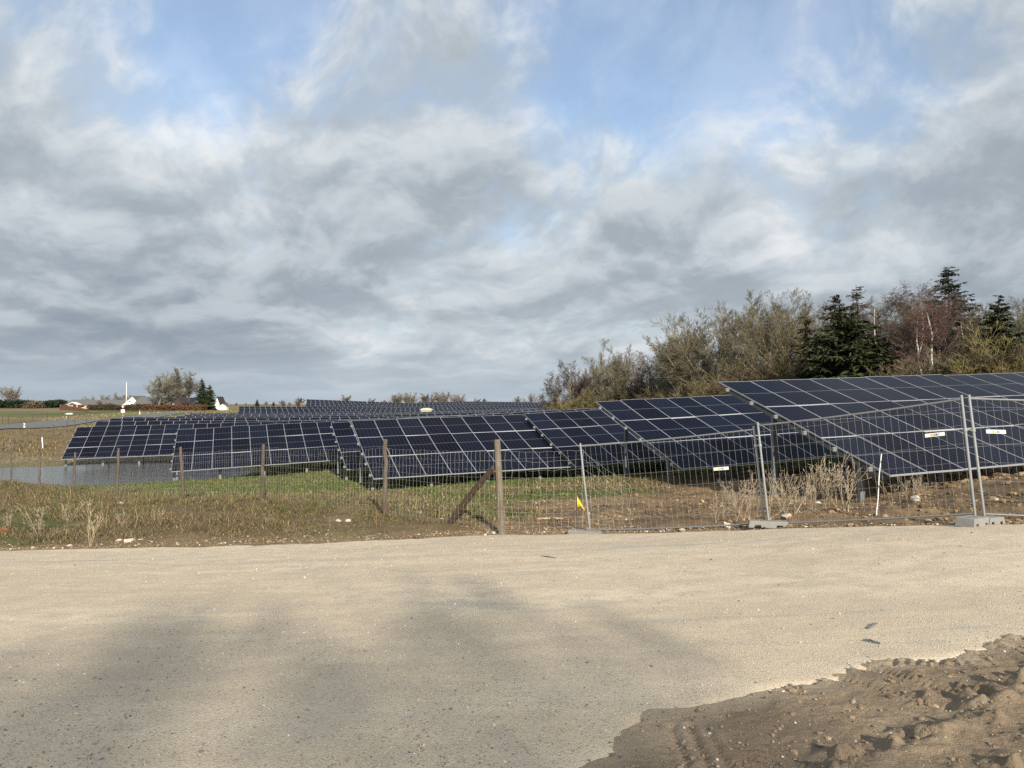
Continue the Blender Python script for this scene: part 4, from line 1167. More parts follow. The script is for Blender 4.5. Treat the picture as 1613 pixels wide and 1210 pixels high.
# --- far trees, left
plant('fargrey', 18, 350, 'wide grey fan shaped bare tree over the dark hedge at far left', 'bare tree', 'bare_tree', 606.5, wide=1.15)
plant('faroak', 250, 246, 'broad bare tree in front of the left end of the red house', 'bare tree', 'bare_tree', 589, wide=1.45)
plant('faroak', 278, 258, 'tallest rounded bare tree behind the red house', 'bare tree', 'bare_tree', 576, wide=1.5)
plant('farround', 298, 262, 'rounded bare tree between the tallest one and the two spruces', 'bare tree', 'bare_tree', 590, wide=1.1)
plant('spruce', 318, 246, 'tall dark spruce left in the pair beside the farm', 'spruce', 'spruce_tree', 596, wide=.95)
plant('spruceyoung', 330, 243, 'lower dark spruce right in the pair beside the farm', 'spruce', 'spruce_tree', 607, wide=.85)
for i, (px, ty, d, kd, l) in enumerate([
  (145,623,335,'farround','low bare tree over the roof of the yellow house'),(163,620,340,'farround','bare tree left of the flagpole behind the houses'),(184,617,345,'farround','widest bare tree behind the flagpole'),
  (205,621,350,'farround','bare tree behind the white gable'),(130,627,380,'farround','tiny bare tree left over the yellow house roof'),(157,630,268,'farbrown','dark brown small tree in front of the yellow house'),
  (405,629,480,'spruce','small far dark spruce right of the farm'),(431,633,520,'spruceyoung','dark low conifer left of the brown far trees'),(420,632,530,'fartree','far low trees beside the small spruce'),
  (446,629.5,500,'farbrown','far rusty tree left of the round brown one'),(470,624.5,450,'farbrown','far round brown tree left of the panel covered rise'),(541,621.5,430,'fartree','lone far tree above the left part of the panel rise'),
  (583,627,500,'fartree','low far tree in the middle over the panel rise'),(606,629,520,'farbrown','rusty low far tree over the middle of the rise'),
  (624,620,430,'fargrey','leftmost tree of the tall far clump'),(645,616,430,'fargrey','second tree of the tall far clump'),(665,619,425,'fartree','bushy tree in the middle of the tall far clump'),(697,615,430,'fargrey','highest wide tree of the tall far clump'),
  (680,622,425,'fartree','low tree inside the tall far clump'),(722,619,430,'fargrey','rightmost tree of the tall far clump'),(749,627,560,'fartree','low far tree right of the tall clump'),(764,626.5,560,'farbrown','flat topped brown far tree'),
  (816,624,470,'fartree','narrow far tree left of the round one by the wood'),(836,618,420,'farround','round far bare tree at the left end of the wood'),
  (358,633,600,'fartree','far grove just right of the white gable house'),(372,634,600,'farbrown','brownish far grove right of the farm'),(388,634.5,600,'fartree','far low grove in the gap right of the farm'),
  (455,633,560,'fartree','greenish far tree behind the rusty one')]):
    x = (px-806.5)/FPX*d
    plant(kd, px, d, l, 'spruce' if 'spruce' in kd else 'far tree', 'spruce_tree' if 'spruce' in kd else 'bare_tree', ty, 'far trees on the skyline', base=at(px, 638+ (638-ty)*.45, d)[2], wide=1.3)
# --- hedges
def hedge(name, label, pts, w, h, n, c1, c2, size, seed):
    rs = np.random.RandomState(seed); pts = np.array(pts, float)
    L = np.r_[0, np.cumsum(np.hypot(*np.diff(pts, axis=0).T))]; s = rs.uniform(0, L[-1], n)
    x = np.interp(s, L, pts[:, 0]); y = np.interp(s, L, pts[:, 1])
    hh = h*(.8+.45*(fbm(s, s*0, .18, 3, seed)-.3)); t = rs.rand(n)**.7
    P = np.stack([x+rs.normal(0, w*.3, n), y+rs.normal(0, w*.35, n), G(x, y)+hh*t], 1)
    V, F = leaf_quads(P, size, rs, .5); tn = rs.rand(n, 1)
    col = np.repeat(np.clip((np.array(c1)*(1-tn)+np.array(c2)*tn)*(1+rs.normal(0, .2, (n, 1))), .003, 1), 4, axis=0)
    b = np.array([pts[0, 0], pts[0, 1], g1(pts[0, 0], pts[0, 1])])
    o = obj(name, mesh_np(name, V-b, [F], [M['needle']], col=col)); o.location = b; tag(o, label, 'hedge')
def gp(px, d): return ((px-806.5)/FPX*d, d)
hedge('hedge', 'long dark conifer hedge on the field at far left', [gp(-30,335), gp(45,345), gp(102,380)], 3.5, 3.4, 9000, (.012,.022,.012), (.03,.045,.018), 1.0, 1)
hedge('hedge', 'clipped dark hedge in front of the yellow house', [gp(140,246), gp(175,240), gp(222,236)], 1.6, 1.9, 5000, (.05,.045,.022), (.075,.055,.03), .5, 2)
hedge('hedge', 'rusty red hedge in front of the red house and the spruces', [gp(222,244), gp(275,240), gp(322,238)], 1.6, 1.9, 5000, (.11,.045,.03), (.13,.075,.04), .5, 3)
hedge('hedge', 'brown thicket strip between conifer hedge and board fence', [gp(44,330), gp(62,332)], 3, 2.8, 1500, (.13,.10,.06), (.16,.12,.075), .8, 4)
# ------------------------------------------------------------------ farm houses
def house(name, label, px0, px1, d, eave_y, ridge_y, depth, wall, roof, wins=(), doors=(), gable=False, apex=None, base_y=645., chim=None, trim=None):
    """gable: the gable wall faces the camera"""
    x0, x1 = (px0-806.5)/FPX*d, (px1-806.5)/FPX*d; zb = min(g1(x0, d), at(px0, base_y, d)[2])-.3
    ze = at(px0, eave_y, d)[2]; zr = at(px0, ridge_y, d)[2]
    xc = (x0+x1)/2; root = empty(name, (xc, d, zb), label, 'house'); W = x1-x0; he, hr = ze-zb, zr-zb
    m = MB()
    if gable:
        ax = (apex-806.5)/FPX*d-xc
        m.prism([(-W/2,0),(W/2,0),(W/2,he),(ax,hr-.15),(-W/2,he)], (0,0,0), (1,0,0), (0,0,1), (0,1,0), depth)
    else:
        m.prism([(0,0),(depth,0),(depth,he),(depth/2,hr-.15),(0,he)], (-W/2,0,0), (0,1,0), (0,0,1), (1,0,0), W)
    obj('wall', m.mesh('wall', wall), root)
    m = MB(); t = .18
    if gable:
        for e in (-W/2-.35, W/2+.35):
            zz = he-(hr-he)/(abs(ax)+W/2)*.35
            m.prism([(e,zz),(ax,hr),(ax,hr+t),(e,zz+t)] if e < 0 else [(ax,hr),(e,zz),(e,zz+t),(ax,hr+t)], (0,-.3,0), (1,0,0), (0,0,1), (0,1,0), depth+.6)
    else:
        s = (hr-he)/(depth/2)*.4
        m.prism([(-.4,he-s),(depth/2,hr),(depth/2,hr+t),(-.4,he-s+t)], (-W/2-.3,0,0), (0,1,0), (0,0,1), (1,0,0), W+.6)
        m.prism([(depth/2,hr),(depth+.4,he-s),(depth+.4,he-s+t),(depth/2,hr+t)], (-W/2-.3,0,0), (0,1,0), (0,0,1), (1,0,0), W+.6)
    ro = obj('roof', m.mesh('roof', roof), root)
    if chim:
        m = MB(); cx = (chim-806.5)/FPX*d-xc; m.box((cx-.35,depth/2-.35,hr-.3), (cx+.35,depth/2+.35,hr+.9)); obj('chimney', m.mesh('chimney', M['dark_wood']), ro)
    for kind, lst in (('window', wins), ('door', doors)):
        for a, b, y0, y1 in lst:
            X0, X1 = (a-806.5)/FPX*d-xc, (b-806.5)/FPX*d-xc; Z1, Z0 = at(a, y0, d)[2]-zb, at(a, y1, d)[2]-zb
            if kind == 'window':
                m = MB(); f = .09
                m.box((X0,-.06,Z0), (X1,-.003,Z0+f)); m.box((X0,-.06,Z1-f), (X1,-.003,Z1)); m.box((X0,-.06,Z0+f), (X0+f,-.003,Z1-f)); m.box((X1-f,-.06,Z0+f), (X1,-.003,Z1-f))
                k = max(1, int((X1-X0)/1.1))
                for i in range(1, k): xx = X0+(X1-X0)*i/k; m.box((xx-.045,-.06,Z0+f), (xx+.045,-.003,Z1-f))
                w = obj('window', m.mesh('window', M['white']), root)
                m = MB(); m.box((X0+f,-.035,Z0+f), (X1-f,-.004,Z1-f)); obj('pane', m.mesh('pane', M['glass']), w)
            else:
                m = MB(); m.box((X0,-.07,Z0), (X1,-.003,Z1)); w = obj('door', m.mesh('door', M['white']), root)
                m = MB(); m.box((X0+.25,-.085,Z0+(Z1-Z0)*.45), (X1-.25,-.072,Z1-.25)); obj('pane', m.mesh('pane', M['glass']), w)
    return root
house('house', 'long low yellow house with grey roof behind the clipped hedge', 104, 172, 285, 637.3, 630.3, 9, M['yellow_wall'], M['roof'], wins=[(128,134,638.3,642),(137,143,638.3,642),(160,166,638,642)], doors=[(147.5,151.5,638,644.5)])
house('house', 'yellow wing with grey roof between the long yellow house and the white gable', 170, 196, 278, 637.5, 630.8, 8, M['yellow_wall'], M['roof'], wins=[(174,180,638.3,642)])
house('house', 'white gabled house with a steep roof left of the red house', 191, 222, 262, 639.5, 624.2, 9, M['cream'], M['roof'], gable=True, apex=208.8, wins=[(203,206.5,631,633.6),(200,203,637,640)])
house('house', 'red house with a white door and a grey roof', 213.5, 274, 250, 635.3, 626, 8, M['red_wall'], M['roof'], wins=[(228,239,636.5,640.5),(247,252,636.3,640.5),(259,265,636,640),(269,274,635.8,639.6)], doors=[(224.3,227.6,636,644)], chim=240)
house('house', 'dark brown gabled end adjoining the red house', 271, 286, 248, 634.8, 625.7, 6, M['dark_wood'], M['dark_wood'], gable=True, apex=280.5, wins=[(272,274.5,636,639.5)])
house('house', 'low white outbuilding with a grey roof right of the red house', 285, 317, 268, 636, 627, 8, M['cream'], M['roof'])
house('house', 'narrow white gabled house right of the two spruces', 338.5, 345.8, 256, 634.5, 625.5, 5, M['white'], M['dark_wood'], gable=True, apex=342.2, base_y=645)
def shed():
    x, y = gp(351, 250); z = g1(x, y); root = empty('garden_shed', (x, y, z), 'tiny white shed at the foot of the narrow white house', 'shed')
    m = MB(); m.prism([(-1.2,0),(1.2,0),(1.2,1.3),(0,2.0),(-1.2,1.3)], (0,0,0), (1,0,0), (0,0,1), (0,1,0), 2); obj('wall', m.mesh('wall', M['white']), root)
    m = MB(); m.prism([(-1.35,1.2),(0,2.02),(0,2.12),(-1.35,1.3)], (0,-.1,0), (1,0,0), (0,0,1), (0,1,0), 2.2); m.prism([(0,2.02),(1.35,1.2),(1.35,1.3),(0,2.12)], (0,-.1,0), (1,0,0), (0,0,1), (0,1,0), 2.2); obj('roof', m.mesh('roof', M['roof']), root)
shed()
def porch():
    x, y = gp(114, 281); z = g1(x, y); root = empty('carport', (x, y, z-.1), 'small white edged carport gable at the left end of the yellow house', 'carport')
    e = at(107.5, 638, 281)[2]-z+.1; r = at(113.5, 634.2, 281)[2]-z+.1
    m = MB(); m.prism([(-1.7,e),(-.1,r),(-.1,r+.2),(-1.7,e+.2)], (0,0,0), (1,0,0), (0,0,1), (0,1,0), 3); m.prism([(-.1,r),(1.9,e),(1.9,e+.2),(-.1,r+.2)], (0,0,0), (1,0,0), (0,0,1), (0,1,0), 3)
    obj('roof', m.mesh('roof', M['white']), root)
    for sx in (-1.5, 1.7):
        m = MB(); m.box((sx-.08,.1,0), (sx+.08,.25,e+.05)); obj('post', m.mesh('post', M['white']), root)
porch()
def pole(name, label, cat, px, y0, y1, d, r, mat, taper=.6):
    b = at(px, y1, d); t = at(px, y0, d); b[2] = min(b[2], g1(b[0], d)); L = t[2]-b[2]
    root = empty(name, b, label, cat); m = MB(); m.tube([(0,0,-.2), (0,0,L*.5), (0,0,L)], [r, r*.85, r*taper], 10); obj('shaft', m.mesh('shaft', mat, smooth=True), root)
    m = MB(); m.tube([(0,0,L), (0,0,L+r*1.2), (0,0,L+r*2.2)], [r*.9, r*1.3, r*.3], 10); obj('knob', m.mesh('knob', mat), root); return root
pole('flagpole', 'tall white flagpole without a flag in front of the white gable', 'flagpole', 198.8, 604, 644, 244, .13, M['white'])

def board_fence():
    a, b = np.array(gp(94.5, 262)), np.array(gp(141, 216)); n = 46; root = empty('board_fence', (a[0], a[1], g1(*a)), 'reddish brown board fence sloping down left of the hedge', 'fence')
    o = np.array([a[0], a[1], g1(*a)]); m = MB(); rs = np.random.RandomState(5); P = MB()
    ta, tb = at(95, 637, 262)[2], at(141, 645, 216)[2]
    dv = (b-a)/np.linalg.norm(b-a); step = np.linalg.norm(b-a)/n
    for i in range(n):
        p = a+dv*step*i; g = g1(*p)-.3; t = ta+(tb-ta)*i/n+rs.normal(0, .02)
        Mx = Matrix.Translation((p[0]-o[0], p[1]-o[1], 0)) @ Matrix.Rotation(math.atan2(dv[1], dv[0]), 4, 'Z')
        for k in range(5): m.box((step*k/5+.01,-.02,g-o[2]), (step*(k+1)/5-.01,.02,t-o[2]+rs.normal(0, .015)), 0, Mx)
        if i % 2 == 0:
            q = MB(); q.box((-.06,-.12,g-o[2]), (.06,-.025,t-o[2]+.08), 0, Mx); obj('post', q.mesh('post', M['dark_wood']), root)
    obj('boards', m.mesh('boards', M['brown_board']), root)
board_fence()
def post_fence(name, label, pts, h, r, mat, braces=()):
    o = np.array([pts[0][0], pts[0][1], g1(*pts[0])]); root = empty(name, o, label, 'fence'); rs = np.random.RandomState(len(pts)); tops = []
    for i, p in enumerate(pts):
        g = g1(*p); hh = h*(1+rs.normal(0, .06)); m = MB(); l = rs.normal(0, .05)
        m.tube([(p[0]-o[0], p[1]-o[1], g-o[2]-.2), (p[0]-o[0]+l, p[1]-o[1], g-o[2]+hh)], [r, r*.9], 7); po = obj('post', m.mesh('post', mat), root)
        tops.append(np.array([p[0]+l, p[1], g+hh]))
        if i in braces:
            for sx in (-1, 1):
                m = MB(); m.tube([(p[0]-o[0]+l, p[1]-o[1], g-o[2]+hh*.85), (p[0]-o[0]+sx*.9, p[1]-o[1]+.6*sx, g-o[2])], r*.8, 6); obj('brace', m.mesh('brace', mat), root)
    P0 = []; P1 = []
    for a, b in zip(tops[:-1], tops[1:]):
        for k in (.06, .35, .62, .9): P0.append(a-[0,0,h*k]-o); P1.append(b-[0,0,h*k]-o)
    V, F = tubes(P0, P1, np.full(len(P0), .006), np.full(len(P0), .006), 3); obj('wire', mesh_np('wire', V, [F], [M['wire']]), root)
post_fence('pasture_fence', 'thin wire fence on the near side of the asphalt lane', [gp(a, b) for a, b in ((-12,62),(6,66),(24,71),(45,78),(64,83),(84,89),(106,98),(118,106),(137,116))], 1.35, .055, M['wood'], (5,))
post_fence('pasture_fence', 'old pasture fence beyond the asphalt lane', [gp(a, b) for a, b in ((-10,112),(4.5,113),(14,115),(33,118),(52,122),(74,128),(96,134),(103.5,138),(125,150))], 1.3, .07, M['wood'], (3,))
pole_b = hit(67.3, 707); stick('fence_stake', pole_b, at(66.3, 688.5, pole_b[1]), .06, M['white'], 'short pale stake on the bank behind the flood water', 'stake')
pole_c = hit(64.6, 706); stick('fence_stake', pole_c, at(63.8, 672, pole_c[1]), .07, M['wood'], 'tall dark stake on the bank behind the flood water', 'stake')
def delineator(px, y0, y1, d, label):
    b = at(px, y1, d); H = at(px, y0, d)[2]-b[2]; b[2] = min(b[2], g1(b[0], d)); root = empty('road_marker', b, label, 'road marker', 'white road markers')
    m = MB(); w = .1
    m.prism([(-w,-.2),(w,-.2),(w,H-.1),(-w,H)], (0,-.05,0), (1,0,0), (0,0,1), (0,1,0), .1); obj('body', m.mesh('body', M['white'], .01), root)
    m = MB(); m.box((-w-.003,-.054,H-.34), (w+.003,.054,H-.2)); obj('band', m.mesh('band', M['steel_dark']), root)
delineator(38.6, 659, 667.3, 100, 'white road marker at the far side of the asphalt lane')
delineator(220.2, 647, 653, 185, 'white road marker where the lane bends by the hedge')
delineator(104, 652.6, 657, 150, 'white road marker beyond the lane, below the board fence')
def road_sign():
    d = 128.; b = at(193.2, 664, d); b[2] = min(b[2], g1(b[0], d)); z = lambda y: at(193.2, y, d)[2]-b[2]
    root = empty('road_sign', b, 'road sign, white board under a red edged triangle, left of the farm', 'road sign')
    m = MB(); m.tube([(0,0,-.3), (0,0,z(640))], .03, 8); obj('post', m.mesh('post', M['galv']), root)
    x = lambda p: (p-193.2)/FPX*d
    m = MB(); m.box((x(190.5),-.06,z(650)), (x(196.6),-.035,z(645.2))); obj('board', m.mesh('board', M['white']), root)
    def tri(s, y, mat, nm, par):
        m = MB(); c = (z(639.4)+z(644.4))/2+.05; h = (z(639.4)-z(644.6))*s
        m.prism([(x(193.4)-h*.6, c+h/2), (x(193.4), c-h/2), (x(193.4)+h*.6, c+h/2)], (0,y,0), (1,0,0), (0,0,1), (0,1,0), .02); return obj(nm, m.mesh(nm, mat), par)
    t = tri(1., -.055, M['red'], 'triangle', root); tri(.6, -.065, M['white'], 'triangle_face', t)
road_sign()
tr = hit(108.5, 653); m_ = MB(); m_.prism([(-.9,0),(.9,0),(.8,.35),(-.75,.3)], (0,-.3,0), (1,0,0), (0,0,1), (0,1,0), .6)
o_ = obj('feed_trough', m_.mesh('feed_trough', M['white'], .04)); o_.location = tr; tag(o_, 'white trough lying beyond the lane, right of the lower road marker', 'trough')

# ------------------------------------------------------------------ grass, weeds, pebbles, clods
def blades(name, x, y, h, w, col, lean, seed, label, z=None):
    rs = np.random.RandomState(seed); n = len(x)
    if z is None: z = G(x, y)+ground_detail(x, y)-.01
    a = rs.uniform(0, 2*math.pi, n); lx, ly = np.cos(a)*h*lean, np.sin(a)*h*lean
    b = rs.uniform(0, 2*math.pi, n); wx, wy = np.cos(b)*w/2, np.sin(b)*w/2
    B = np.stack([x, y, z], 1); W = np.stack([wx, wy, 0*wx], 1)
    mid = B+np.stack([lx*.35, ly*.35, h*.6], 1); tip = B+np.stack([lx, ly, h*(1-.35*np.minimum(lean, 1))], 1)
    V = np.stack([B-W, B+W, mid+W*.8, mid-W*.8, tip], 1).reshape(-1, 3)
    i = np.arange(n)*5
    F4 = np.stack([i, i+1, i+2, i+3], 1); F3 = np.stack([i+3, i+2, i+4], 1)
    me = mesh_np(name, V, [F4, F3], [M['blade']], col=np.repeat(np.clip(col, .004, 1), 5, axis=0))
    o = obj(name, me); tag(o, label, 'grass', None, 'stuff')
def pick(rs, n, cols, p):
    c = np.array(cols)[rs.choice(len(cols), n, p=p)]; return c*(1+rs.normal(0, .22, (n, 1)))
STRAW, DEAD, BROWN, GREEN, OLV = (.30,.235,.13), (.20,.145,.08), (.12,.085,.05), (.075,.105,.025), (.12,.115,.04)
def verge_grass():
    rs = np.random.RandomState(101); N = 520000
    y = 15.5+np.abs(rs.rand(N)**1.5)*32; x = rs.uniform(-34, 3.5, N)
    rd = road_dist(x, y); fs = fence_side(x, y)
    clump = fbm(x, y, 1.1, 3, 103)
    ok = (rd > .25) & (fs < 1.2+rs.rand(N)*1.5) & (x > -.78*y) & (rs.rand(N) < sstep(.1, 1.5, rd)*(.35+.9*sstep(.35, .6, clump))*(1-.75*sstep(-1., 3, x)))
    x, y, rd, clump = x[ok], y[ok], rd[ok], clump[ok]; n = len(x)
    wild = sstep(-2, -9, x)
    h = rs.gamma(3.0, .028, n)*(.4+1.1*sstep(.4, .7, clump))*(.6+.6*wild)*sstep(0, 2.0, rd+.3)
    g = sstep(.45, .62, fbm(x, y, .45, 3, 104))
    col = pick(rs, n, [STRAW, DEAD, BROWN, OLV], [.10,.32,.44,.14]); gc = pick(rs, n, [GREEN, OLV, (.10,.13,.035)], [.45,.30,.25])
    m = rs.rand(n) < g*.36+.04; col[m] = gc[m]
    blades('verge_grass', x, y, np.clip(h, .03, .55), .006+.004*rs.rand(n)+.0003*y, col, rs.uniform(.3, 1.6, n), 105, 'rough dry and green grass on the verge along the wire fence')
    # tall dead stalks
    n = 1500; y = rs.uniform(17.5, 36, n); x = rs.uniform(-24, -1.5, n); ok = (road_dist(x, y) > .8) & (fence_side(x, y) < .5) & (rs.rand(n) < sstep(.4, .6, fbm(x, y, .6, 2, 106))) ; x, y = x[ok], y[ok]; n = len(x)
    blades('dead_stalks', x, y, rs.uniform(.25, .75, n), np.full(n, .012), pick(rs, n, [STRAW, DEAD, BROWN], [.4,.35,.25]), rs.uniform(.1, .9, n), 107, 'thin dead stalks in the verge grass')
verge_grass()
def field_grass():
    rs = np.random.RandomState(111); N = 360000
    y = 18+rs.rand(N)**1.3*42; x = rs.uniform(-.62, .55, N)*y*1.0
    fs = fence_side(x, y); s = soil_mask(x, y)
    cl = fbm(x, y, .9, 3, 113)
    ok = (fs > .8) & (rs.rand(N) < (1-s)**1.5*(.25+.9*sstep(.35, .6, cl))+.015) & (G(x, y) > -4.9) & (road_dist(x, y) > .5)
    x, y, cl = x[ok], y[ok], cl[ok]; n = len(x)
    g = sstep(.40, .60, fbm(x, y, .25, 4, 61))
    col = pick(rs, n, [DEAD, OLV, STRAW, BROWN], [.34,.34,.14,.18]); gc = pick(rs, n, [GREEN, (.085,.12,.028), OLV], [.5,.3,.2])
    m = rs.rand(n) < np.clip(g*.75+.15+.5*sstep(27, 32, y), 0, .92); col[m] = gc[m]
    blades('field_grass', x, y, rs.gamma(3., .025, n)+.02, .014+.0007*y, col, rs.uniform(.3, 1.1, n), 115, 'short green and brown grass between fence and solar tables')
field_grass()
def bank_grass():
    rs = np.random.RandomState(121); N = 60000
    y = rs.uniform(60, 112, N); x = rs.uniform(-.74, -.5, N)*y
    ok = (x < -.615*y+ (y-60)*.10) & (rs.rand(N) < .3+.9*sstep(.4, .6, fbm(x, y, .3, 3, 123))); x, y = x[ok], y[ok]; n = len(x)
    blades('bank_grass', x, y, rs.gamma(3., .055, n)*sstep(58, 70, y)*(1-.8*sstep(78, 88, y))+.03, np.full(n, .05), pick(rs, n, [DEAD, STRAW, BROWN, OLV], [.36,.20,.30,.14]), rs.uniform(.2, 1.3, n), 125, 'dry grass on the bank between flood water and asphalt lane')
    N = 40000; y = rs.uniform(110, 250, N); x = rs.uniform(-.62, -.30, N)*y; s = np.array(LANE, float)
    dd, _ = seg_d(x, y, [tuple(p) for p in LANE]); ok = (dd > 4.6) & (dd < 16) & (rs.rand(N) < .6); x, y = x[ok], y[ok]; n = len(x)
    blades('lane_grass', x, y, rs.gamma(3., .06, n)+.04, np.full(n, .12), pick(rs, n, [DEAD, STRAW, OLV], [.3,.5,.2]), rs.uniform(.2, 1., n), 126, 'straw coloured grass along the asphalt lane', z=G(x, y)-.02)
bank_grass()

def weed_proto(seed):
    rs = np.random.RandomState(seed); P0, P1, R0, R1 = [], [], [], []
    H = 1.25
    P0.append(np.array([0,0,-.08])); P1.append(np.array([0,0,.02])); R0.append(.03); R1.append(.02)
    for k in range(rs.randint(3, 6)):
        b = np.array([rs.normal(0, .012), rs.normal(0, .012), -.05]); d = nrmz(np.array([rs.normal(.05, .28), rs.normal(0, .2), 1.])); n = 7; L = H*rs.uniform(.65, 1.1)
        for i in range(n):
            d = nrmz(d+rs.normal(0, .06, 3)); q = b+d*L/n; P0.append(b); P1.append(q); r = .0058*(1-.55*i/n); R0.append(r); R1.append(r*.93)
            if i >= 2:
                for _ in range(rs.randint(1, 3)):
                    a = nrmz(d+rs.normal(0, .45, 3)+[0,0,.25]); l = rs.uniform(.12, .36); m = b+a*l*.5; e = m+nrmz(a+rs.normal(0, .25, 3)+[0,0,.3])*l*.5
                    P0 += [b, m]; P1 += [m, e]; R0 += [.0034, .0028]; R1 += [.0028, .0024]
                    for _ in range(rs.randint(1, 4)):
                        t = nrmz(a+rs.normal(0, .5, 3)); f = m*(1-.5)+e*.5; P0.append(f); P1.append(f+t*rs.uniform(.05, .13)); R0.append(.0028); R1.append(.0045)
            b = q
    V, F = tubes(P0, P1, R0, R1, 4); return mesh_np('dry_weed', V, [F], [M['stalk']])
WEEDS = [weed_proto(200+i) for i in range(6)]
def weed(px, py, ty, rot, lean, label, group):
    p = hit(px, py); o = obj('dry_weed', WEEDS[(px*7) % 6]); H = (py-ty)/FPX*p[1]; s = H/1.2
    o.location = p; o.scale = (s, s, s); o.rotation_euler = (0, lean, rot); tag(o, label, 'weed', group)
rs_ = np.random.RandomState(4)
for px, py, ty in [(1128,822,772),(1140,820,762),(1160,823,757),(1172,818,750),(1180,816,742),(1192,812,745),(1214,816,745),(1230,806,748),(1238,810,740),(1252,812,742),
                   (1258,806,738),(1270,808,745),(1281,806,724),(1300,800,718),(1306,802,716),(1318,800,735),(1330,804,712),(1336,806,720)]:
    weed(px, py, ty, rs_.uniform(0, 6.28), rs_.uniform(-.05, .45), 'dry pale weed with branching stalks behind the left and middle fence panels', 'dry weeds behind the fence panels')
for px, py, ty in [(1404,796,758),(1428,786,752),(1436,784,746),(1444,784,744),(1450,786,748),(1458,786,756),(1418,790,765)]:
    weed(px, py, ty, rs_.uniform(0, 6.28), rs_.uniform(-.1, .25), 'low dry weed on the soil under the front edge of the nearest table', 'dry weeds under the nearest table')
for px, py, ty, l in [(142,862,786,'dark branching dead bush at the verge in front of the water'),(15,838,800,'thin dead weed at the left edge of the verge'),(60,845,792,'slanting dead weed left of the dark bush'),
                      (108,828,790,'straight pale dead stalk left of the dark bush'),(196,838,800,'pale dead weed right of the dark bush'),(245,832,798,'slender dead weed in the middle of the verge'),(302,842,828,'curled straw tuft on the verge slope')]:
    weed(px, py, ty, rs_.uniform(0, 6.28), .2, l, None)

def scatter(name, x, y, z, r, col, mat, label, base, seed, cat):
    rs = np.random.RandomState(seed); v, f = base; n = len(x); k = len(v)
    a = rs.uniform(0, 6.28, n); ca, sa = np.cos(a)[:, None], np.sin(a)[:, None]
    sc = rs.uniform(.6, 1.25, (n, 3))*np.array([1,1,.7]); J = 1+rs.normal(0, .12, (n, k, 1))
    L = v[None]*J*sc[:, None, :]*r[:, None, None]
    V = np.stack([L[..., 0]*ca-L[..., 1]*sa, L[..., 0]*sa+L[..., 1]*ca, L[..., 2]], -1)+np.stack([x, y, z], 1)[:, None, :]
    F = (f[None]+(np.arange(n)*k)[:, None, None]).reshape(-1, 3)
    o = obj(name, mesh_np(name, V.reshape(-1, 3), [F], [mat], col=np.repeat(np.clip(col, .005, 1), k, axis=0), smooth=False)); tag(o, label, cat, None, 'stuff')
def pebbles():
    rs = np.random.RandomState(131); N = 60000
    y = 3.1+rs.rand(N)**1.7*14; x = rs.uniform(-.78, .82, N)*(y+.6)
    ok = (road_dist(x, y) < -.1) & (rs.rand(N) < .35+.65*sstep(.4, .65, fbm(x, y, .6, 3, 133)))
    ok &= (np.interp(x, BX, BY) < y)
    x, y = x[ok], y[ok]; n = len(x)
    r = np.clip(rs.lognormal(-5.8, .48, n), .002, .016)*(1+.02*y)
    col = pick(rs, n, [(.48,.42,.32), (.33,.30,.26), (.20,.185,.165), (.66,.62,.54), (.36,.26,.18)], [.50,.26,.14,.02,.08])
    scatter('pebbles', x, y, roadz(x, y)+r*.25, r, col, M['pebble'], 'loose pebbles on the gravel track', ICO1, 134, 'pebbles')
    N = 16000; x = rs.uniform(-.3, 5., N); y = rs.uniform(2.9, 6.4, N); ok = np.interp(x, BX, BY) > y-.03; x, y = x[ok], y[ok]; n = len(x)
    m, mz = mud_z(x, y); z = roadz(x, y)+m*(.002+mz*.85)-(1-m)*.05; r = np.clip(rs.lognormal(-5.1, .55, n), .003, .028)
    ok = (m > .5) & (rs.rand(n) < .32); x, y, z, r = x[ok], y[ok], z[ok], r[ok]; n = len(x)
    col = pick(rs, n, [(.22,.155,.10), (.27,.20,.13), (.55,.50,.42), (.2,.18,.16)], [.50,.37,.04,.09])
    scatter('mud_crumbs', x, y, z+r*.2, r, col, M['pebble'], 'crumbs and small stones on the mud', ICO1, 135, 'mud crumbs')
pebbles()
def clods():
    rs = np.random.RandomState(141); N = 26000
    y = rs.uniform(11, 32, N); x = rs.uniform(-2, .7, N)*1.; x = rs.uniform(-.12, .8, N)*y
    s = soil_mask(x, y); ok = (rs.rand(N) < s*(.25+.9*sstep(.42, .65, fbm(x, y, .8, 3, 143)))) & (road_dist(x, y) > .05); x, y = x[ok], y[ok]; n = len(x)
    r = np.clip(rs.lognormal(-4.1, .6, n), .006, .09)*(1+.6*sstep(8.5, 10.5, x))
    col = pick(rs, n, [(.215,.145,.08), (.16,.108,.062), (.29,.21,.125)], [.5,.28,.22])
    scatter('earth_clods', x, y, G(x, y)+ground_detail(x, y)+r*.1, r, col, M['clod'], 'lumps of turned brown earth behind the fence panels', ICO2, 144, 'earth clods')
    # low ridge of lumps and crumbs along the far edge of the track
    N = 7000; x = rs.uniform(-22, 10.5, N); e = road_edge(x)+edge_wob(x); y = e+np.abs(rs.normal(0, .35, N))+.02-.25*(rs.rand(N) < .15); n = N
    r = np.clip(rs.lognormal(-4.35, .55, n), .006, .08)
    col = pick(rs, n, [(.23,.165,.10), (.17,.12,.072), (.44,.38,.28), (.55,.5,.4)], [.50,.36,.11,.03])
    zz = np.maximum(G(x, y)+ground_detail(x, y), np.where(y < e-.03, roadz(x, y), -99))
    scatter('edge_crumbs', x, y, zz+r*.15, r, col, M['clod'], 'crumbs of earth and stone along the far edge of the track', ICO1, 145, 'earth crumbs')
clods()

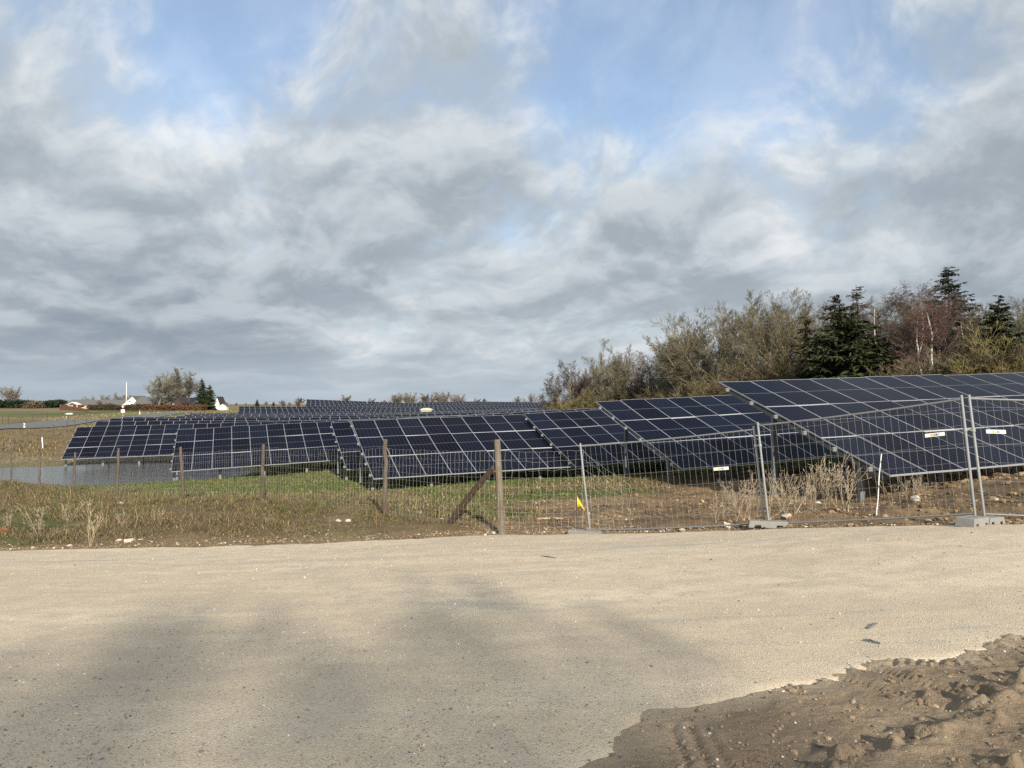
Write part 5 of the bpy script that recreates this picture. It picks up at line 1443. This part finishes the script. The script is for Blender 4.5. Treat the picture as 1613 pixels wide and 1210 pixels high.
# ------------------------------------------------------------------ trees behind the viewer that shade the near gravel
def shade_tree(gx, gy, H, label, kind='spruceyoung', wide=1.):
    k, h0, me = PR[kind]; t = (H)/SUN[2]; x = gx+SUN[0]*t; y = gy+SUN[1]*t
    root = empty('spruce_tree' if 'spruce' in kind else 'bare_tree', (x, y, g1(x, y)), label, 'tree'); s = (H-1.8+1.7)/h0; root.scale = (s*wide, s*wide, s)
    for q, nm in zip(me, ('trunk', 'crown')): obj(nm, q, root)
for i, (gx, gy, H, kd) in enumerate([(-3.2,7.1,24.,'ash1'),(-2.2,7.4,25.,'ash3'),(-1.2,7.0,24.,'ash2'),(-4.0,6.0,22.,'ash3'),(-1.9,6.1,23.,'ash2'),(-2.8,5.6,21.,'ash1'),(-.7,5.6,22.,'ash3')]):
    shade_tree(gx, gy, H, ['first', 'second', 'third', 'fourth', 'fifth', 'sixth', 'seventh', 'eighth', 'ninth', 'tenth'][i]+' tall bare tree of the row behind the viewer whose crowns shade the near gravel', kd, .62)

# ------------------------------------------------------------------ sky, sun, camera
def world():
    w = bpy.data.worlds.new('World'); SC.world = w; w.use_nodes = True; nt = w.node_tree; nt.nodes.clear(); t = NT(nt)
    sky = t.n('ShaderNodeTexSky', sky_type='NISHITA'); sky.sun_disc = False
    sky.sun_elevation = math.asin(SUN[2]); sky.sun_rotation = math.atan2(SUN[0], SUN[1]); sky.air_density = 1.0; sky.dust_density = .6; sky.ozone_density = 1.2
    dv = t.n('ShaderNodeTexCoord').outputs['Generated']
    s = t.n('ShaderNodeSeparateXYZ'); t.l(dv, s.inputs[0]); X, Y, Z = s.outputs
    lz = t.math('MULTIPLY', t.math('LOGARITHM', t.math('ADD', t.math('MAXIMUM', Z, 0.), .10), math.e), 1.12)
    def field(dz):
        c = t.n('ShaderNodeCombineXYZ'); t.l(t.math('MULTIPLY', X, 2.5), c.inputs[0]); t.l(t.math('MULTIPLY', Y, 2.5), c.inputs[1]); t.l(t.math('ADD', lz, dz), c.inputs[2])
        m = t.n('ShaderNodeMapping'); t.l(c.outputs[0], m.inputs[0]); m.inputs['Rotation'].default_value = (0, rad(24), 0); m.inputs['Location'].default_value = SKYOFF
        m2 = t.n('ShaderNodeMapping'); t.l(m.outputs[0], m2.inputs[0]); m2.inputs['Scale'].default_value = (.85, .9, 1.02)
        p = m2.outputs[0]
        n = t.n('ShaderNodeTexNoise'); t.l(p, n.inputs['Vector']); n.inputs['Scale'].default_value = 2.2; n.inputs['Detail'].default_value = 4
        v = t.n('ShaderNodeVectorMath', operation='MULTIPLY_ADD'); t.l(n.outputs['Color'], v.inputs[0]); v.inputs[1].default_value = (.36,.36,.36); v.inputs[2].default_value = (-.18,-.18,-.18)
        a = t.n('ShaderNodeVectorMath', operation='ADD'); t.l(p, a.inputs[0]); t.l(v.outputs[0], a.inputs[1]); p = a.outputs[0]
        return t.noise(p, 1.15, 2, .5), t.noise(p, 2.35, 10, .57), p
    big, mid, p = field(0.); big2, mid2, p2 = field(.10)
    d0 = t.math('ADD', t.math('MULTIPLY', big, .50), t.math('MULTIPLY', mid, .80))
    d1 = t.math('ADD', t.math('MULTIPLY', big2, .50), t.math('MULTIPLY', mid2, .80))
    def blob(px, py, k, amt):
        c = pdir(px, py); c = c/np.linalg.norm(c)
        x = t.n('ShaderNodeVectorMath', operation='DOT_PRODUCT'); t.l(dv, x.inputs[0]); x.inputs[1].default_value = tuple(c)
        return t.math('MULTIPLY', t.math('EXPONENT', t.math('MULTIPLY', t.math('SUBTRACT', x.outputs['Value'], 1.), 2./(k*k))), amt)
    def total(L):
        r = None
        for b in L: q = blob(*b); r = q if r is None else t.math('ADD', r, q)
        return r
    dens = t.math('ADD', d0, total(COVER))
    dens = t.math('ADD', dens, t.ramp(Z, .12, .50, .10, -.07))
    wisp = t.noise(p, 7.5, 7, .62)
    wv = t.math('SUBTRACT', wisp, .5)
    a = t.ramp(t.math('ADD', dens, t.math('MULTIPLY', wv, .42)), .36, .74, .26, 1.)
    thick = t.ramp(dens, .55, .92)
    lit = t.ramp(t.math('SUBTRACT', d0, d1), -.10, .12)
    b = t.math('ADD', t.math('MULTIPLY', thick, -.34), t.math('MULTIPLY', lit, .50))
    b = t.math('ADD', b, t.math('MULTIPLY', wv, .12))
    b = t.math('ADD', t.math('ADD', b, total(LIGHT)), .46)
    b = t.math('MAXIMUM', t.math('MINIMUM', b, 1.), 0.)
    r = t.n('ShaderNodeValToRGB'); t.l(b, r.inputs[0]); e = r.color_ramp.elements
    e[0].position = 0.; e[0].color = (.265,.32,.375,1); e[1].position = 1.; e[1].color = (.80,.82,.83,1)
    x = e.new(.30); x.color = (.36,.41,.46,1); x = e.new(.62); x.color = (.525,.58,.625,1)
    hz = t.ramp(Z, .0, .085, .80, 0.)
    cc = t.mix(hz, r.outputs[0], (.395,.47,.535))
    aa = t.math('MAXIMUM', a, t.ramp(Z, .06, .22, 1., 0.))
    b1 = t.n('ShaderNodeBackground'); t.l(sky.outputs[0], b1.inputs[0]); b1.inputs[1].default_value = SKYSTR
    b2 = t.n('ShaderNodeBackground'); t.l(cc, b2.inputs[0]); b2.inputs[1].default_value = CLOUDSTR
    mx = t.n('ShaderNodeMixShader'); t.l(aa, mx.inputs[0]); t.l(b1.outputs[0], mx.inputs[1]); t.l(b2.outputs[0], mx.inputs[2])
    o = t.n('ShaderNodeOutputWorld'); t.l(mx.outputs[0], o.inputs[0])
SKYSTR, CLOUDSTR = .15, .87
SKYOFF = (14.6, -6.4, 9.3)
COVER = [(440,20,.13,-.20),(290,110,.09,-.20),(870,60,.12,-.17),(1000,160,.12,-.11),(1220,60,.18,-.20),(1430,120,.08,-.12),(1290,180,.08,-.10),(450,20,.12,-.06),(150,160,.12,.06),(660,170,.17,.12),(300,330,.25,.08),(1480,300,.22,.12),(1050,260,.12,.08)]
LIGHT = [(80,370,.06,.14),(200,200,.12,.12),(340,320,.10,.14),(350,410,.10,-.12),(1230,260,.10,.16),(1250,390,.05,.22),(1080,420,.05,.12),(1420,400,.05,.18),(1500,300,.16,-.12),(1060,240,.10,-.10),(560,550,.05,.18),(760,555,.05,.18),(120,500,.15,-.12)]
world()
l = bpy.data.lights.new('sun', 'SUN'); l.energy = 5.0; l.angle = rad(.55); l.color = (1., .91, .78)
so = link(bpy.data.objects.new('sun', l)); so.rotation_euler = Vector(SUN).to_track_quat('Z', 'Y').to_euler()
cam = bpy.data.cameras.new('camera'); cam.sensor_width = 36; cam.lens = FPX/1613*36; cam.clip_end = 4000; cam.clip_start = .05
co = link(bpy.data.objects.new('camera', cam)); co.rotation_euler = (math.pi/2+PIT, 0, 0); SC.camera = co
SC.view_settings.view_transform = 'Standard'; SC.view_settings.look = 'None'; SC.view_settings.exposure = 0.32; SC.view_settings.gamma = 1
SC.cycles.max_bounces = 6; SC.cycles.transparent_max_bounces = 4; SC.cycles.use_denoising = False
